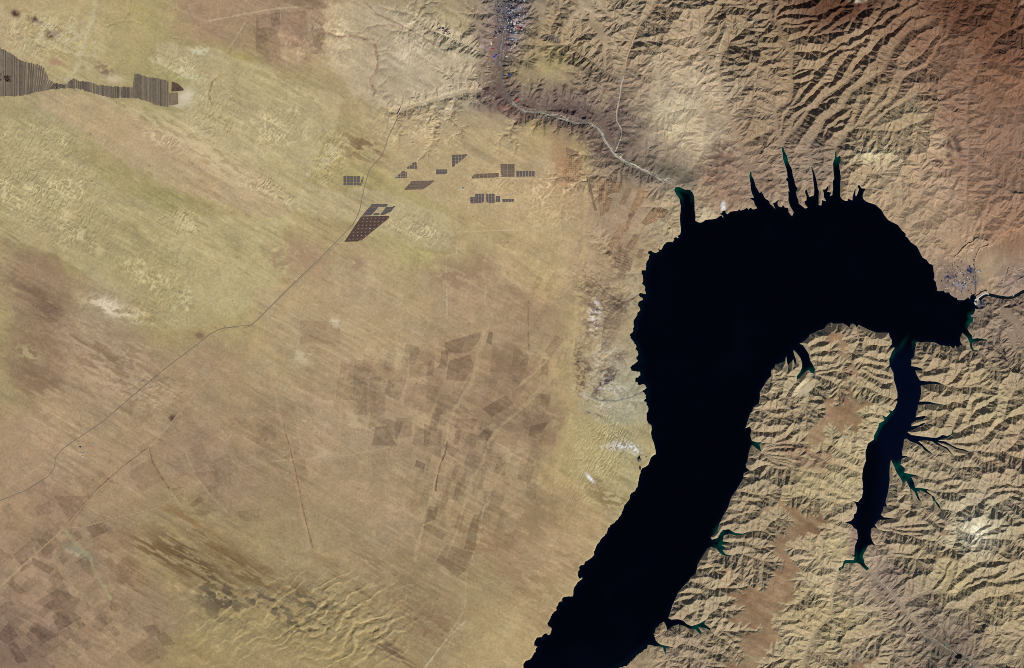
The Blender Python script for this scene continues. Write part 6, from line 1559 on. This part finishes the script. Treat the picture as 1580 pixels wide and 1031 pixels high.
cluster(135, lambda: (rb.gauss(789, 8), rb.uniform(-8, 50)), ['grey', 'grey', 'navy', 'dark', 'dark', 'grey', 'white', 'pale', 'brown', 'brown', 'light', 'pale', 'brown'], [(1.6, 1.2), (2.0, 1.2), (1.3, 1.3), (2.6, 1.3), (1.4, 2.2)], 'town roof', 'houses of the valley town')
cluster(35, lambda: (rb.gauss(769, 3), rb.uniform(-8, 60)), ['grey', 'navy', 'brown', 'pale', 'dark'], [(1.6, 1.2), (1.3, 1.3), (2, 1.2)], 'street-side roof', 'houses of the valley town')
cluster(26, lambda: (rb.uniform(755, 800), rb.uniform(55, 110)), ['grey', 'white', 'pale', 'brown', 'navy'], [(1.4, 1.1), (1.2, 1.2)], 'farmhouse', 'farmhouses along the valley')
cluster(30, lambda: (rb.gauss(905, 30), rb.gauss(172, 14)), ['grey', 'pale', 'white', 'navy', 'brown', 'dark'], [(1.2, 1.1), (1.4, 1)], 'terrace farmhouse', 'farmhouses along the valley', 3)
cluster(60, lambda: (rb.gauss(1480, 15), rb.gauss(432, 14)), ['grey', 'navy', 'brown', 'pale', 'dark', 'grey', 'white'], [(1.8, 1.3), (2.2, 1.3), (1.4, 1.4)], 'dam-town building', 'buildings of the dam town', 2.6, lambda: rb.choice([20, 30, 110, -60]))

# ---------------------------------------------------------------- dam and bridge
def slab(name, path, z0, z1, thick_top, thick_bot, m, parent, loc):
    """curved wall along path [(px,py)], battered"""
    P = np.array([(float(wx(a)), float(wy(b))) for a, b in path]); d = np.gradient(P, axis=0); d /= np.hypot(d[:, 0], d[:, 1])[:, None]; n = np.stack([-d[:, 1], d[:, 0]], -1)
    rows = [np.c_[P + n * thick_top / 2, np.full(len(P), z1)], np.c_[P - n * thick_top / 2, np.full(len(P), z1)], np.c_[P - n * thick_bot / 2, np.full(len(P), z0)], np.c_[P + n * thick_bot / 2, np.full(len(P), z0)]]
    V = np.concatenate(rows); L = len(P); F = []
    for r in range(4):
        for k in range(L - 1): F.append([r * L + k, r * L + k + 1, ((r + 1) % 4) * L + k + 1, ((r + 1) % 4) * L + k])
    F += [[0, L, 2 * L, 3 * L], [L - 1, 4 * L - 1, 3 * L - 1, 2 * L - 1]]
    o = mesh_obj(name, V, F, m, parent, loc=loc); o.location = (0, 0, 0); return o
CON = mat('dam_concrete', (.66, .64, .60), noise=.06, scale=.03)
dl = (float(wx(1507.5)), float(wy(465.5)), 0.0)
dam = tag(empty('dam', dl), 'white concrete arch dam at the head of the dark gorge', 'dam')
arc = [(1506.6 + 1.6 * math.cos(math.radians(t)) * 1.2 - 0.9, 465.6 + 4.4 * math.sin(math.radians(t))) for t in range(-80, 81, 16)]
slab('dam_wall', arc, -150, 10, 24, 70, CON, dam, dl)
slab('crest_road', arc, 10.5, 12, 12, 12, mat('crest_asphalt', (.25, .24, .23)), dam, dl)
for k, t in enumerate((-30, 0, 30)):
    x = 1506.0 + 1.9 * math.cos(math.radians(t)); y = 465.6 + 4.4 * math.sin(math.radians(t))
    slab('gate_tower', [(x - .25, y), (x, y), (x + .25, y)], 12.5, 26, 14, 16, CON, dam, dl)
slab('spillway', [(1508, 460.8), (1511, 458.6), (1515, 455.6), (1519, 453.4), (1523, 452.8), (1526, 453.8)], 0, 20, 30, 60, CON, dam, dl)
slab('abutment', [(1503.8, 466), (1505, 468.4), (1506, 470.6)], -20, 14, 50, 90, CON, dam, dl)
slab('abutment', [(1504.2, 463.6), (1506, 462), (1508, 461)], -20, 14, 45, 80, CON, dam, dl)
bl = (float(wx(617)), float(wy(171.5)), float(hz(617, 171.5)))
br = tag(empty('bridge', bl), 'short grey highway bridge crossing the straight canyon', 'bridge')
zb = float(max(hz(613.5, 177.5), hz(619.5, 164.5))) + 5
slab('bridge_deck', [(614, 177), (615.5, 174), (617, 171), (618.3, 168), (619, 165)], zb, zb + 6, 34, 30, CON, br, bl)
for x, y in ((615.5, 174), (617, 171), (618.3, 168)): slab('pier', [(x - .3, y - .1), (x, y), (x + .3, y + .1)], zb - 60, zb - .5, 10, 12, CON, br, bl)

# ---------------------------------------------------------------- ponds
def pond(x, y, rx, ry, ang, rgb, lab):
    n = 18; P = []
    for k in range(n):
        t = 2 * math.pi * k / n; r = 1 + .25 * float(vnoise(np.array(k * 1.0 + x), np.array(y), 5))
        u, v = rx * math.cos(t) * r, ry * math.sin(t) * r; a = math.radians(ang)
        P.append((x + u * math.cos(a) - v * math.sin(a), y + u * math.sin(a) + v * math.cos(a)))
    Q = np.array(P); z = float(hz(Q[:, 0], Q[:, 1]).max()) + 2
    V = [(float(wx(a)), float(wy(b)), z) for a, b in P] + [(float(wx(a)), float(wy(b)), z - 25) for a, b in P]
    F = [list(range(n))[::-1]] + [[k, (k + 1) % n, (k + 1) % n + n, k + n] for k in range(n)]
    o = mesh_obj('pond', V, F, mat('pond_%d' % rgb[1], lin(rgb) / KLIT, rough=.25, noise=.05, spec=.2), loc=(float(wx(x)), float(wy(y)), z))
    if o.data.polygons[0].normal.z < 0: o.data.flip_normals()
    tag(o, lab, 'pond', kind='structure')
pond(986, 706.5, 1.6, 3.2, 15, (22, 22, 28), 'small black pool between the shore dunes')
pond(987.5, 722, 1.3, 4.2, 0, (18, 18, 24), 'thin black pool at the dune beach edge')
pond(997, 704.5, .8, .8, 0, (25, 25, 30), 'tiny black pool near the dune headland')
pond(1457.5, 995, 1.3, 2.4, -20, (20, 110, 80), 'small green pond in the southern valley')
pond(1480, 1014, 5, 2.4, -15, (14, 18, 18), 'dark pond in the southern valley near the frame bottom')
pond(1493, 1018, 2, 1.1, 20, (16, 90, 62), 'small green pond at the frame bottom')
pond(1030, 271 - 2, .1, .1, 0, (20, 60, 50), 'x') if 0 else None
pond(901, 182.5, 3.6, 2, -10, (24, 28, 30), 'small dark pond on the north bank of the gravel river')
pond(892, 558.5, 2.2, .9, 10, (16, 18, 20), 'tiny black pond behind the western shore')
